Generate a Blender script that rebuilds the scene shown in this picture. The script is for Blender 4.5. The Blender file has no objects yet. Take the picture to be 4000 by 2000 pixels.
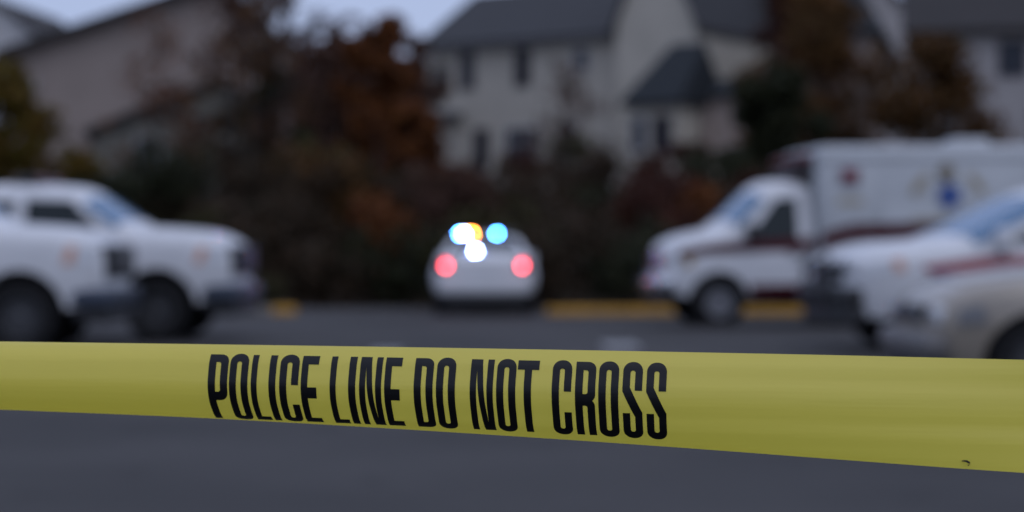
import bpy, bmesh, math, random
import numpy as np
from mathutils import Vector, Matrix
from mathutils.geometry import delaunay_2d_cdt

R = math.radians
S = bpy.context.scene
COL = S.collection

# ------------------------------------------------------------------ camera
CAM_H = 1.12
F = 7777.0                      # focal length in pixels of the 4000 px wide photograph
HZ = 990.0                      # horizon row
cd = bpy.data.cameras.new('camera')
cam = bpy.data.objects.new('camera', cd)
COL.objects.link(cam)
cam.location = (0, 0, CAM_H)
cam.rotation_euler = (R(90) - math.atan((1000 - HZ) / F), 0, 0)
cd.sensor_width = 36.0
cd.lens = 36.0 * F / 4000.0
cd.clip_start = 0.05
cd.clip_end = 3000
cd.dof.use_dof = True
cd.dof.focus_distance = 1.385
cd.dof.aperture_fstop = 4.75
S.camera = cam

# ------------------------------------------------------------------ sky, sun, exposure (overcast dusk)
SUN_EL, SUN_ROT = R(58), R(150)
w = bpy.data.worlds.new('World')
S.world = w
w.use_nodes = True
nt = w.node_tree
nt.nodes.clear()
wo = nt.nodes.new('ShaderNodeOutputWorld')
bg = nt.nodes.new('ShaderNodeBackground')
sky = nt.nodes.new('ShaderNodeTexSky')
sky.sky_type = 'NISHITA'
sky.sun_disc = False
sky.sun_elevation = SUN_EL
sky.sun_rotation = SUN_ROT
tc = nt.nodes.new('ShaderNodeTexCoord')
nz = nt.nodes.new('ShaderNodeTexNoise')
nz.inputs['Scale'].default_value = 2.2
nz.inputs['Detail'].default_value = 5
nz.inputs['Roughness'].default_value = 0.5
cr = nt.nodes.new('ShaderNodeValToRGB')
cr.color_ramp.elements[0].position = 0.3
cr.color_ramp.elements[0].color = (3.45, 4.15, 6.3, 1)
cr.color_ramp.elements[1].position = 0.75
cr.color_ramp.elements[1].color = (4.5, 5.15, 7.2, 1)
mx = nt.nodes.new('ShaderNodeMixRGB')
mx.inputs[0].default_value = 0.9            # cloud cover
nt.links.new(tc.outputs['Generated'], nz.inputs['Vector'])
nt.links.new(nz.outputs['Fac'], cr.inputs['Fac'])
nt.links.new(sky.outputs[0], mx.inputs[1])
sp_ = nt.nodes.new('ShaderNodeSeparateXYZ')
nt.links.new(tc.outputs['Generated'], sp_.inputs[0])
gr = nt.nodes.new('ShaderNodeMapRange')          # an overcast sky is brighter overhead than at the horizon
gr.inputs['From Min'].default_value = 0.0; gr.inputs['From Max'].default_value = 1.0
gr.inputs['To Min'].default_value = 0.92; gr.inputs['To Max'].default_value = 1.3
nt.links.new(sp_.outputs['Z'], gr.inputs['Value'])
mg = nt.nodes.new('ShaderNodeMixRGB'); mg.blend_type = 'MULTIPLY'; mg.inputs[0].default_value = 1
nt.links.new(cr.outputs[0], mg.inputs[1]); nt.links.new(gr.outputs[0], mg.inputs[2])
nt.links.new(mg.outputs[0], mx.inputs[2])
nt.links.new(mx.outputs[0], bg.inputs['Color'])
bg.inputs['Strength'].default_value = 0.114
nt.links.new(bg.outputs[0], wo.inputs['Surface'])

sl = bpy.data.lights.new('sun', 'SUN')
sl.energy = 0.5
sl.angle = R(60)
sl.color = (1.0, 0.95, 0.9)
sun = bpy.data.objects.new('sun', sl)
COL.objects.link(sun)
# Nishita azimuth: rotation 0 = +Y, increasing clockwise seen from above
sdir = Vector((math.sin(SUN_ROT) * math.cos(SUN_EL), math.cos(SUN_ROT) * math.cos(SUN_EL), math.sin(SUN_EL)))
sun.rotation_euler = sdir.to_track_quat('Z', 'Y').to_euler()
sun.location = (0, -20, 30)

vs = S.view_settings
vs.view_transform = 'Standard'
vs.look = 'None'
vs.exposure = 0.07
vs.gamma = 1.0
vs.use_curve_mapping = False
S.render.engine = 'CYCLES'
S.cycles.use_denoising = True
S.cycles.use_adaptive_sampling = False
S.cycles.max_bounces = 6
S.cycles.sample_clamp_indirect = 3.0

# ------------------------------------------------------------------ helpers
def at(px, py, Y):
    return Vector(((px - 2000) / F * Y, Y, CAM_H + (HZ - py) / F * Y))


def tag(o, label=None, cat=None, group=None, kind=None):
    if label: o['label'] = label
    if cat: o['category'] = cat
    if group: o['group'] = group
    if kind: o['kind'] = kind
    return o


def empty(name, loc, rz=0.0):
    o = bpy.data.objects.new(name, None)
    o.empty_display_size = 0.3
    o.location = loc
    o.rotation_euler = (0, 0, rz)
    COL.objects.link(o)
    return o


def link(name, me, mat, parent=None, smooth=None):
    if mat is not None:
        me.materials.append(mat)
    if smooth is not None:
        me.shade_smooth()
        me.set_sharp_from_angle(angle=R(smooth))
    o = bpy.data.objects.new(name, me)
    COL.objects.link(o)
    if parent is not None:
        o.parent = parent
    return o


def mesh(name, V, Fs):
    me = bpy.data.meshes.new(name)
    me.from_pydata([tuple(v) for v in V], [], Fs)
    me.update()
    return me


class MB:
    """collects simple shapes into ONE mesh"""
    def __init__(self):
        self.v, self.f = [], []

    def add(self, V, Fs, M=None):
        n = len(self.v)
        for p in V:
            p = Vector(p)
            self.v.append(M @ p if M is not None else p)
        self.f += [tuple(i + n for i in q) for q in Fs]
        return self

    def box(self, x0, x1, y0, y1, z0, z1, b=0.0, M=None):
        bm = bmesh.new()
        bmesh.ops.create_cube(bm, size=1)
        for q in bm.verts:
            q.co = Vector(((x0 + x1) / 2 + q.co.x * (x1 - x0), (y0 + y1) / 2 + q.co.y * (y1 - y0), (z0 + z1) / 2 + q.co.z * (z1 - z0)))
        if b > 0:
            bmesh.ops.bevel(bm, geom=list(bm.edges), offset=b, segments=2, affect='EDGES', profile=0.5)
        bm.verts.index_update()
        self.add([q.co for q in bm.verts], [[q.index for q in f.verts] for f in bm.faces], M)
        bm.free()
        return self

    def tube(self, pts, rads, n=8, cap=True):
        pts = [Vector(p) for p in pts]
        if not isinstance(rads, (list, tuple)): rads = [rads] * len(pts)
        V, Fs = [], []
        for i, p in enumerate(pts):
            d = (pts[min(i + 1, len(pts) - 1)] - pts[max(i - 1, 0)]).normalized()
            a = d.cross(Vector((0, 0, 1)))
            if a.length < 0.05: a = d.cross(Vector((0, 1, 0)))
            a.normalize(); c = d.cross(a)
            for k in range(n):
                t = 2 * math.pi * k / n
                V.append(p + (a * math.cos(t) + c * math.sin(t)) * rads[i])
        for i in range(len(pts) - 1):
            for k in range(n):
                k2 = (k + 1) % n
                Fs.append((i * n + k, i * n + k2, (i + 1) * n + k2, (i + 1) * n + k))
        if cap:
            Fs.append(tuple(range(n))); Fs.append(tuple((len(pts) - 1) * n + k for k in range(n)))
        return self.add(V, Fs)

    def lathe(self, prof, n=28, M=None):
        """profile (r, y) revolved about the Y axis"""
        V, Fs = [], []
        for (r, y) in prof:
            for k in range(n):
                t = 2 * math.pi * k / n
                V.append((r * math.cos(t), y, r * math.sin(t)))
        for i in range(len(prof) - 1):
            for k in range(n):
                k2 = (k + 1) % n
                Fs.append((i * n + k, i * n + k2, (i + 1) * n + k2, (i + 1) * n + k))
        return self.add(V, Fs, M)

    def build(self, name, mat, parent=None, smooth=None):
        return link(name, mesh(name, self.v, self.f), mat, parent, smooth)


def inside(p, poly):
    x, y = p; c = False; n = len(poly); j = n - 1
    for i in range(n):
        xi, yi = poly[i]; xj, yj = poly[j]
        if (yi > y) != (yj > y) and x < (xj - xi) * (y - yi) / (yj - yi) + xi:
            c = not c
        j = i
    return c


def region(shapes, gx, gy):
    """triangulate the union of (outer, [holes]) shapes, with grid points inside so the sheet can bend"""
    shapes = [([(x / gx, y / gy) for x, y in o], [[(x / gx, y / gy) for x, y in h] for h in hs]) for o, hs in shapes]
    sx_, sy_, gx, gy = gx, gy, 1.0, 1.0
    pts, edges = [], []
    xs, ys = [], []
    for out, holes in shapes:
        for poly in [out] + list(holes):
            res = []
            for i in range(len(poly)):
                a, b = poly[i], poly[(i + 1) % len(poly)]
                m = max(1, int(max(abs(b[0] - a[0]) / gx, abs(b[1] - a[1]) / gy)))
                for k in range(m):
                    res.append((a[0] + (b[0] - a[0]) * k / m, a[1] + (b[1] - a[1]) * k / m))
            n = len(pts)
            pts += res
            edges += [(n + i, n + (i + 1) % len(res)) for i in range(len(res))]
            xs += [p[0] for p in res]; ys += [p[1] for p in res]
    nb = len(pts)
    bnd = np.array(pts)
    def ok(p): return any(inside(p, o) and not any(inside(p, h) for h in hs) for o, hs in shapes)
    nx = int((max(xs) - min(xs)) / gx); ny = int((max(ys) - min(ys)) / gy)
    for i in range(1, nx + 1):
        for j in range(1, ny + 1):
            p = (min(xs) + i * gx, min(ys) + (j + (0.5 if i % 2 else 0)) * gy)
            if ok(p) and np.min(np.hypot((bnd[:, 0] - p[0]) / gx, (bnd[:, 1] - p[1]) / gy)) > 0.45:
                pts.append(p)
    v, e, f, *_ = delaunay_2d_cdt([Vector(p) for p in pts], edges, [], 0, 1e-7)
    fs = []
    for t in f:
        c = (sum(v[i][0] for i in t) / len(t), sum(v[i][1] for i in t) / len(t))
        if ok(c): fs.append(tuple(t))
    return [(p[0] * sx_, p[1] * sy_) for p in v], fs


def chaikin(P, it=2, closed=False):
    for _ in range(it):
        Q = [P[0]]
        for i in range(len(P) - 1):
            a, b = P[i], P[i + 1]
            Q.append((a[0] * .75 + b[0] * .25, a[1] * .75 + b[1] * .25))
            Q.append((a[0] * .25 + b[0] * .75, a[1] * .25 + b[1] * .75))
        Q.append(P[-1])
        P = Q
    return P


# ------------------------------------------------------------------ materials
MATS = {}


def mat(name, col, rough=0.5, metal=0.0, coat=0.0, noise=0.0, nscale=8.0, bump=0.0, bscale=40.0, spec=0.5, emit=None, estr=0.0, col2=None):
    if name in MATS: return MATS[name]
    m = bpy.data.materials.new(name)
    m.use_nodes = True
    t = m.node_tree
    b = t.nodes['Principled BSDF']
    b.inputs['Base Color'].default_value = (*col, 1)
    b.inputs['Roughness'].default_value = rough
    b.inputs['Metallic'].default_value = metal
    b.inputs['Coat Weight'].default_value = coat
    b.inputs['Coat Roughness'].default_value = 0.08
    b.inputs['Specular IOR Level'].default_value = spec
    if emit:
        b.inputs['Emission Color'].default_value = (*emit, 1)
        b.inputs['Emission Strength'].default_value = estr
    if noise > 0 or col2:
        tcn = t.nodes.new('ShaderNodeTexCoord')
        n = t.nodes.new('ShaderNodeTexNoise')
        n.inputs['Scale'].default_value = nscale
        n.inputs['Detail'].default_value = 6
        n.inputs['Roughness'].default_value = 0.6
        t.links.new(tcn.outputs['Object'], n.inputs['Vector'])
        c = t.nodes.new('ShaderNodeValToRGB')
        c.color_ramp.elements[0].position = 0.32
        c.color_ramp.elements[1].position = 0.68
        c2 = col2 if col2 else tuple(x * (1 - noise) for x in col)
        c.color_ramp.elements[0].color = (*c2, 1)
        c.color_ramp.elements[1].color = (*(x * (1 + noise * 0.5) for x in col), 1)
        t.links.new(n.outputs['Fac'], c.inputs['Fac'])
        t.links.new(c.outputs[0], b.inputs['Base Color'])
    if bump > 0:
        tcn = t.nodes.new('ShaderNodeTexCoord')
        n = t.nodes.new('ShaderNodeTexNoise')
        n.inputs['Scale'].default_value = bscale
        n.inputs['Detail'].default_value = 4
        t.links.new(tcn.outputs['Object'], n.inputs['Vector'])
        bp = t.nodes.new('ShaderNodeBump')
        bp.inputs['Strength'].default_value = bump
        bp.inputs['Distance'].default_value = 0.02
        t.links.new(n.outputs['Fac'], bp.inputs['Height'])
        t.links.new(bp.outputs[0], b.inputs['Normal'])
    MATS[name] = m
    return m


def leaf_mat(name, cols, trans=0.25):
    if name in MATS: return MATS[name]
    m = bpy.data.materials.new(name)
    m.use_nodes = True
    t = m.node_tree
    b = t.nodes['Principled BSDF']
    g = t.nodes.new('ShaderNodeNewGeometry')
    c = t.nodes.new('ShaderNodeValToRGB')
    el = c.color_ramp.elements
    while len(el) < len(cols): el.new(0.5)
    for i, k in enumerate(cols):
        el[i].position = i / max(1, len(cols) - 1)
        el[i].color = (*k, 1)
    t.links.new(g.outputs['Random Per Island'], c.inputs['Fac'])
    t.links.new(c.outputs[0], b.inputs['Base Color'])
    b.inputs['Roughness'].default_value = 0.7
    b.inputs['Specular IOR Level'].default_value = 0.2
    tr = t.nodes.new('ShaderNodeBsdfTranslucent')
    t.links.new(c.outputs[0], tr.inputs['Color'])
    ms = t.nodes.new('ShaderNodeMixShader')
    ms.inputs[0].default_value = trans
    out = t.nodes['Material Output']
    t.links.new(b.outputs[0], ms.inputs[1]); t.links.new(tr.outputs[0], ms.inputs[2])
    t.links.new(ms.outputs[0], out.inputs['Surface'])
    MATS[name] = m
    return m


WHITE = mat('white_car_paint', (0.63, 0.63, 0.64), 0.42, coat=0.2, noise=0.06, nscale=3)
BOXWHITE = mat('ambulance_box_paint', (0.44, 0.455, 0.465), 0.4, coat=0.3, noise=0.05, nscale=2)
BEIGE = mat('beige_car_paint', (0.28, 0.24, 0.19), 0.32, coat=0.6, noise=0.06, nscale=3)
GLASS = mat('dark_vehicle_glass', (0.008, 0.013, 0.013), 0.06, spec=0.35)
SCREEN = mat('windscreen_painted_sky_reflection', (0.06, 0.155, 0.28), 0.10, coat=0.0, spec=0.35)  # blue base colour stands in for the sky reflected in the glass
RUBBER = mat('tyre_rubber', (0.012, 0.012, 0.013), 0.85, noise=0.3, nscale=20, spec=0.25)
BLACKPL = mat('black_plastic', (0.016, 0.016, 0.018), 0.5)
DARKWELL = mat('wheel_well_black', (0.006, 0.006, 0.006), 0.9, spec=0.1)
STEEL = mat('brushed_steel_rim', (0.075, 0.075, 0.08), 0.5, metal=0.4)
WRIM = mat('pale_grey_painted_rim', (0.20, 0.20, 0.215), 0.45)
CHROME = mat('chrome_trim', (0.62, 0.63, 0.66), 0.16, metal=1.0)
LENS = mat('clear_headlamp_lens', (0.55, 0.56, 0.58), 0.12, coat=1.0)
AMBER = mat('amber_lamp_lens', (0.58, 0.30, 0.20), 0.2, coat=0.8)
MAROON = mat('maroon_stripe_vinyl', (0.060, 0.003, 0.007), 0.45, spec=0.2)
REDV = mat('red_stripe_vinyl', (0.30, 0.04, 0.045), 0.4)
BLUEV = mat('blue_stripe_vinyl', (0.10, 0.17, 0.38), 0.4)
STARBLUE = mat('star_of_life_blue', (0.012, 0.06, 0.26), 0.45)
GOLD = mat('faded_gold_lettering', (0.34, 0.29, 0.20), 0.5)
DKGOLD = mat('dark_gold_emblem', (0.16, 0.13, 0.08), 0.5)
REDLENS = mat('red_warning_lens', (0.19, 0.006, 0.016), 0.2, coat=0.8)
REDUNLIT = mat('deep_red_lens', (0.16, 0.006, 0.01), 0.2, coat=0.8)
PLATE = mat('licence_plate', (0.6, 0.62, 0.65), 0.4)
YELLOWP = mat('yellow_kerb_paint', (0.56, 0.29, 0.035), 0.7, noise=0.35, nscale=5, bump=0.3)
CONC = mat('weathered_concrete', (0.20, 0.18, 0.155), 0.9, noise=0.3, nscale=4, bump=0.3)
LEDBLUE = mat('blue_flashing_led', (0.1, 0.3, 0.6), 0.3, emit=(0.10, 0.50, 1.9), estr=115)
LEDWHITE = mat('blue_white_flashing_led', (0.4, 0.5, 0.6), 0.3, emit=(0.30, 0.44, 1.2), estr=200)
LEDRED = mat('red_amber_flashing_led', (0.6, 0.1, 0.05), 0.3, emit=(1.0, 0.20, 0.02), estr=240)
TAILDIM = mat('dim_red_tail_lamp', (0.5, 0.02, 0.03), 0.3, emit=(1.0, 0.02, 0.04), estr=7)
TAILRED = mat('lit_red_tail_lamp', (0.5, 0.02, 0.03), 0.3, emit=(1.0, 0.065, 0.09), estr=21)


def asphalt():
    m = bpy.data.materials.new('worn_asphalt')
    m.use_nodes = True
    t = m.node_tree
    b = t.nodes['Principled BSDF']
    tcn = t.nodes.new('ShaderNodeTexCoord')
    big = t.nodes.new('ShaderNodeTexNoise'); big.inputs['Scale'].default_value = 0.35; big.inputs['Detail'].default_value = 5
    fine = t.nodes.new('ShaderNodeTexNoise'); fine.inputs['Scale'].default_value = 60; fine.inputs['Detail'].default_value = 3
    spots = t.nodes.new('ShaderNodeTexNoise'); spots.inputs['Scale'].default_value = 1.9; spots.inputs['Detail'].default_value = 3
    for n in (big, fine, spots): t.links.new(tcn.outputs['Object'], n.inputs['Vector'])
    c = t.nodes.new('ShaderNodeValToRGB')
    c.color_ramp.elements[0].position = 0.25; c.color_ramp.elements[0].color = (0.040, 0.0385, 0.038, 1)
    c.color_ramp.elements[1].position = 0.75; c.color_ramp.elements[1].color = (0.075, 0.071, 0.070, 1)
    t.links.new(big.outputs['Fac'], c.inputs['Fac'])
    sp = t.nodes.new('ShaderNodeValToRGB')           # oil spots
    sp.color_ramp.elements[0].position = 0.64; sp.color_ramp.elements[0].color = (1, 1, 1, 1)
    sp.color_ramp.elements[1].position = 0.74; sp.color_ramp.elements[1].color = (0.5, 0.5, 0.5, 1)
    t.links.new(spots.outputs['Fac'], sp.inputs['Fac'])
    fr = t.nodes.new('ShaderNodeValToRGB')
    fr.color_ramp.elements[0].position = 0.3; fr.color_ramp.elements[0].color = (0.75, 0.75, 0.75, 1)
    fr.color_ramp.elements[1].position = 0.7; fr.color_ramp.elements[1].color = (1.2, 1.2, 1.2, 1)
    t.links.new(fine.outputs['Fac'], fr.inputs['Fac'])
    m1 = t.nodes.new('ShaderNodeMixRGB'); m1.blend_type = 'MULTIPLY'; m1.inputs[0].default_value = 1
    m2 = t.nodes.new('ShaderNodeMixRGB'); m2.blend_type = 'MULTIPLY'; m2.inputs[0].default_value = 1
    t.links.new(c.outputs[0], m1.inputs[1]); t.links.new(sp.outputs[0], m1.inputs[2])
    t.links.new(m1.outputs[0], m2.inputs[1]); t.links.new(fr.outputs[0], m2.inputs[2])
    t.links.new(m2.outputs[0], b.inputs['Base Color'])
    b.inputs['Roughness'].default_value = 0.85
    b.inputs['Specular IOR Level'].default_value = 0.12
    bp = t.nodes.new('ShaderNodeBump'); bp.inputs['Strength'].default_value = 0.5; bp.inputs['Distance'].default_value = 0.01
    t.links.new(fine.outputs['Fac'], bp.inputs['Height']); t.links.new(bp.outputs[0], b.inputs['Normal'])
    return m


# ------------------------------------------------------------------ ground
def ground_z(x, y):
    t = min(1.0, max(0.0, (y - 42.0) / 22.0))
    s = t * t * (3 - 2 * t)
    far = max(0.0, y - 64) * 0.035
    far = min(far, 2.2)
    return -0.06 + s * 2.7 + far + 0.18 * s * math.sin(x * 0.35 + y * 0.21)


def build_ground():
    xs = [-900, -400, -200, -120, -80] + list(np.arange(-60, 61, 3.0)) + [80, 120, 200, 400, 900]
    ys = [-200, -60, -20, 0, 20, 35, 40] + list(np.arange(42, 101, 2.5)) + [130, 200, 400, 900, 1800]
    V = [(x, y, ground_z(x, y)) for y in ys for x in xs]
    n = len(xs)
    Fs = [(j * n + i, j * n + i + 1, (j + 1) * n + i + 1, (j + 1) * n + i) for j in range(len(ys) - 1) for i in range(n - 1)]
    g = link('ground', mesh('ground', V, Fs), mat('leaf_littered_soil', (0.065, 0.045, 0.03), 0.95, nscale=1.2, col2=(0.03, 0.026, 0.018), bump=0.6, bscale=6, spec=0.1), None, 40)
    tag(g, kind='structure')


build_ground()
lot = MB()
lot.add([(-45, -20, 0), (45, -20, 0), (45, 41.2, 0), (-45, 41.2, 0)], [(0, 1, 2, 3)])
lot_o = lot.build('parking_lot', asphalt())
tag(lot_o, kind='structure')

# kerb of cast stones; the right run is painted yellow, the left run only at its tip
def kerb_run(name, pts, mats):
    root = empty(name, pts[0])
    tag(root, kind='structure')
    rng = random.Random(5)
    for i in range(len(pts) - 1):
        a, b = Vector(pts[i]) - Vector(pts[0]), Vector(pts[i + 1]) - Vector(pts[0])
        d = b - a
        M = Matrix.Translation(a) @ Matrix.Rotation(math.atan2(d.y, d.x), 4, 'Z')
        h = 0.14 + rng.uniform(-.006, .006)
        s = MB().box(0.006, d.length - 0.006, 0, 0.16, -0.05, h, 0.02, M).build('kerb_stone', mats[min(i, len(mats) - 1)], root, 40)
    return root


kr = [(0.62 + 1.8 * i, 36.3 - 0.02 * i, 0) for i in range(14)]
kerb_run('kerb', kr, [YELLOWP])
kl = [(-4.0, 37.0, 0.0), (-4.45, 36.95, 0.0)] + [(-4.45 - 1.8 * i, 36.9, 0) for i in range(1, 12)]
kerb_run('kerb', kl, [YELLOWP, CONC])

# painted stall lines
PAINT = mat('worn_white_road_paint', (0.26, 0.26, 0.26), 0.8, noise=0.5, nscale=9)
def marking(x0, x1, y0, y1):
    o = MB().add([(x0, y0, .004), (x1, y0, .004), (x1, y1, .004), (x0, y1, .004)], [(0, 1, 2, 3)]).build('road_marking', PAINT)
    tag(o, kind='structure')
marking(1.10, 1.52, 23.2, 24.9)
marking(-1.6, -1.25, 22.2, 23.1)

# ------------------------------------------------------------------ houses on the hillside
SIDING_Z = None


def siding(name, col):
    if name in MATS: return MATS[name]
    m = mat(name, col, 0.75, noise=0.12, nscale=0.8)
    t = m.node_tree
    b = t.nodes['Principled BSDF']
    tcn = t.nodes.new('ShaderNodeTexCoord')
    sx = t.nodes.new('ShaderNodeSeparateXYZ')
    t.links.new(tcn.outputs['Object'], sx.inputs[0])
    md = t.nodes.new('ShaderNodeMath'); md.operation = 'MODULO'; md.inputs[1].default_value = 0.14
    t.links.new(sx.outputs['Z'], md.inputs[0])
    bp = t.nodes.new('ShaderNodeBump'); bp.inputs['Strength'].default_value = 0.6; bp.inputs['Distance'].default_value = 0.1
    t.links.new(md.outputs[0], bp.inputs['Height']); t.links.new(bp.outputs[0], b.inputs['Normal'])
    return m


CREAM = siding('cream_lap_siding', (0.47, 0.43, 0.365))
CREAM2 = siding('pale_cream_siding', (0.47, 0.43, 0.36))
TAUPE = siding('taupe_lap_siding', (0.30, 0.245, 0.215))
PINKB = siding('pinkish_beige_siding', (0.36, 0.29, 0.25))
GREYW = siding('light_grey_siding', (0.37, 0.345, 0.335))
SHING = mat('charcoal_roof_shingle', (0.036, 0.036, 0.039), 0.9, noise=0.3, nscale=2.5, bump=0.4, bscale=14)
SHING2 = mat('blue_slate_roof_shingle', (0.010, 0.014, 0.018), 0.85, noise=0.3, nscale=2.5, bump=0.4, bscale=14)
SHINGB = mat('brown_black_shingle', (0.03, 0.026, 0.025), 0.9, noise=0.3, nscale=2.5, bump=0.4, bscale=14)
TRIM = mat('white_window_trim', (0.42, 0.42, 0.43), 0.6, noise=0.05)
DTRIM = mat('dark_window_trim', (0.05, 0.035, 0.04), 0.6, noise=0.05)
PANE = mat('house_window_pane', (0.012, 0.018, 0.03), 0.1, spec=0.3)
SHUT = mat('dark_shutter_paint', (0.03, 0.016, 0.02), 0.6)
FASC = mat('grey_fascia_board', (0.10, 0.10, 0.105), 0.7)


def prism_house(root, x0, x1, y0, y1, z0, ze, zr, ridge, wall_mat, roof_mat, over=0.35, xr=None, thick=0.16, hip=0.0, hip_r=None):
    hip_r = hip if hip_r is None else hip_r
    """walls + roof of one block. ridge 'x': ridge runs along X (eave faces the viewer); 'y': gable end faces the viewer"""
    m = MB()
    if ridge == 'y':
        xr = (x0 + x1) / 2 if xr is None else xr
        fr = [(x0, y0, z0), (x1, y0, z0), (x1, y0, ze), (xr, y0, zr), (x0, y0, ze)]
        bk = [(x, y1, z) for (x, y, z) in fr]
        m.add(fr + bk, [(0, 1, 2, 3, 4), (9, 8, 7, 6, 5), (0, 4, 9, 5), (1, 6, 7, 2)])
    else:
        ym = (y0 + y1) / 2
        lf = [(x0, y0, z0), (x0, y1, z0), (x0, y1, ze), (x0, ym, zr if hip == 0 else ze), (x0, y0, ze)]
        rt = [(x1, y, z) for (x, y, z) in lf]
        m.add(lf + rt, [(0, 1, 2, 3, 4), (9, 8, 7, 6, 5), (0, 4, 9, 5), (1, 6, 7, 2)])
    m.build('wall', wall_mat, root)
    r = MB()
    def slab(q):
        up = [Vector(p) + Vector((0, 0, thick)) for p in q]
        n = len(q)
        r.add([Vector(p) + Vector((0, 0, .003)) for p in q] + up, [tuple(range(n - 1, -1, -1)), tuple(range(n, 2 * n))] + [(i, (i + 1) % n, n + (i + 1) % n, n + i) for i in range(n)])
    if ridge == 'y':
        for xe, s in ((x0, -1), (x1, 1)):
            k = (zr - ze) / abs(xr - xe)
            q = [(xe + s * over, y0 - over, ze - k * over), (xr, y0 - over, zr), (xr, y1 + over, zr), (xe + s * over, y1 + over, ze - k * over)]
            slab(q if s < 0 else q[::-1])
    else:
        ym = (y0 + y1) / 2
        k = (zr - ze) / (ym - y0)
        for ye, s in ((y0, -1), (y1, 1)):
            q = [(x0 - over, ye + s * over, ze - k * over), (x1 + over, ye + s * over, ze - k * over), (x1 + over - hip_r, ym, zr), (x0 - over + hip, ym, zr)]
            slab(q if s < 0 else q[::-1])
        if hip:
            slab([(x0 - over, y1 + over, ze - k * over), (x0 - over, y0 - over, ze - k * over), (x0 - over + hip, ym, zr)])
            if hip_r: slab([(x1 + over, y0 - over, ze - k * over), (x1 + over, y1 + over, ze - k * over), (x1 + over - hip_r, ym, zr)])
    ro = r.build('roof', roof_mat, root)
    return ro


def win(root, x, y, z, wd, ht, frame=TRIM, face='-y', shutters=False, mull=True):
    """window centred at x,z on a wall plane; face -y, +x or -x"""
    f = MB()
    t = 0.09
    f.box(-wd / 2 - t, -wd / 2, -0.06, 0.02, -ht / 2 - t, ht / 2 + t)
    f.box(wd / 2, wd / 2 + t, -0.06, 0.02, -ht / 2 - t, ht / 2 + t)
    f.box(-wd / 2 + .001, wd / 2 - .001, -0.06, 0.02, ht / 2, ht / 2 + t)
    f.box(-wd / 2 + .001, wd / 2 - .001, -0.075, 0.02, -ht / 2 - t, -ht / 2)
    if mull:
        f.box(-wd / 2 + .001, wd / 2 - .001, -0.04, -0.012, -0.03, 0.03)
        if wd > 1.1: f.box(-0.03, 0.03, -0.045, -0.01, -ht / 2 + .001, ht / 2 - .001)
    rz = {'-y': 0, '+x': R(90), '-x': R(-90)}[face]
    o = f.build('window', frame, root)
    o.location = (x, y, z); o.rotation_euler = (0, 0, rz)
    p = MB().add([(-wd / 2, -.008, -ht / 2), (wd / 2, -.008, -ht / 2), (wd / 2, -.008, ht / 2), (-wd / 2, -.008, ht / 2)], [(0, 1, 2, 3)]).build('pane', PANE, o)
    if shutters:
        for s in (-1, 1):
            c = s * (wd / 2 + t + 0.2)
            MB().box(c - .19, c + .19, -0.05, 0.015, -ht / 2 - .03, ht / 2 + .03, 0.008).build('shutter', SHUT, o)
    return o


def gutter(root, x0, x1, y, z):
    MB().box(x0, x1, y - 0.12, y, z - 0.12, z, 0.02).build('gutter', FASC, root)


# centre house: long eave towards the lot, its right end nearer, a tall gable wing and a low hip-roofed bay
h2 = empty('house', (-3.73, 88.0, 3.2), R(-34))
tag(h2, 'cream sided house with long charcoal roof above the police car with lit lamps', 'house')
prism_house(h2, 0, 10.3, 0, 8.5, 0, 7.15, 9.7, 'x', CREAM, SHING, over=0.4)
gutter(h2, -0.35, 10.1, -0.42, 6.86)
prism_house(h2, 10.3, 14.0, -1.0, 8.0, -.3, 7.3, 11.4, 'y', CREAM2, SHING, over=0.22)
for wx in (2.15, 5.05): win(h2, wx, 0, 5.9, 0.6, 1.5, DTRIM)
win(h2, 8.0, 0, 6.05, 0.62, 0.75, TRIM)
win(h2, 2.9, 0, 2.45, 0.6, 1.6, DTRIM)
win(h2, 5.0, 0, 2.6, 1.5, 1.3, TRIM)
win(h2, 7.45, 0, 2.75, 0.6, 1.2, TRIM)
win(h2, 0.75, 0, 5.5, 0.8, 1.2, mat('tan_window_trim', (.22, .16, .10), .7))
MB().box(-0.3, 1.9, -0.75, -0.002, 3.75, 4.1, 0.05).build('porch_canopy', FASC, h2)
# bay wing in front of the gable
prism_house(h2, 12.95, 15.05, -4.4, -1.02, -0.6, 3.95, 5.95, 'x', CREAM2, SHING2, over=0.3, hip=1.25, hip_r=.02)
prism_house(h2, 15.1, 17.4, -2.6, 1.5, -0.6, 4.0, 4.7, 'x', PINKB, SHING2, over=0.3)
win(h2, 13.4, -4.4, 2.5, 0.55, 1.2, TRIM)
win(h2, 14.4, -4.4, 2.5, 0.6, 1.2, DTRIM)

# house on the left: broad shaded gable
h1 = empty('house', (-17.6, 70.0, 2.9), R(8))
tag(h1, 'taupe gabled house behind the left pickup trucks and yellow tree', 'house')
prism_house(h1, 0, 9.8, 0, 10, 0, 5.2, 7.75, 'y', TAUPE, SHINGB, over=0.55, xr=7.2, thick=0.3)
win(h1, -0.0, 2.0, 4.2, 0.9, 1.4, TRIM, '-x')
win(h1, 0.5, 0, 3.7, 0.55, 1.2, TRIM)
prism_house(h1, 3.1, 8.2, -3.4, -0.002, -.3, 2.3, 4.1, 'y', siding('olive_grey_siding', (0.17, 0.165, 0.14)), SHINGB, over=0.35, xr=7.4, thick=0.22)
win(h1, 4.9, -3.4, 1.5, 0.8, 1.2, TRIM)
win(h1, 6.3, -3.4, 1.2, 0.6, 1.1, DTRIM)

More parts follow.
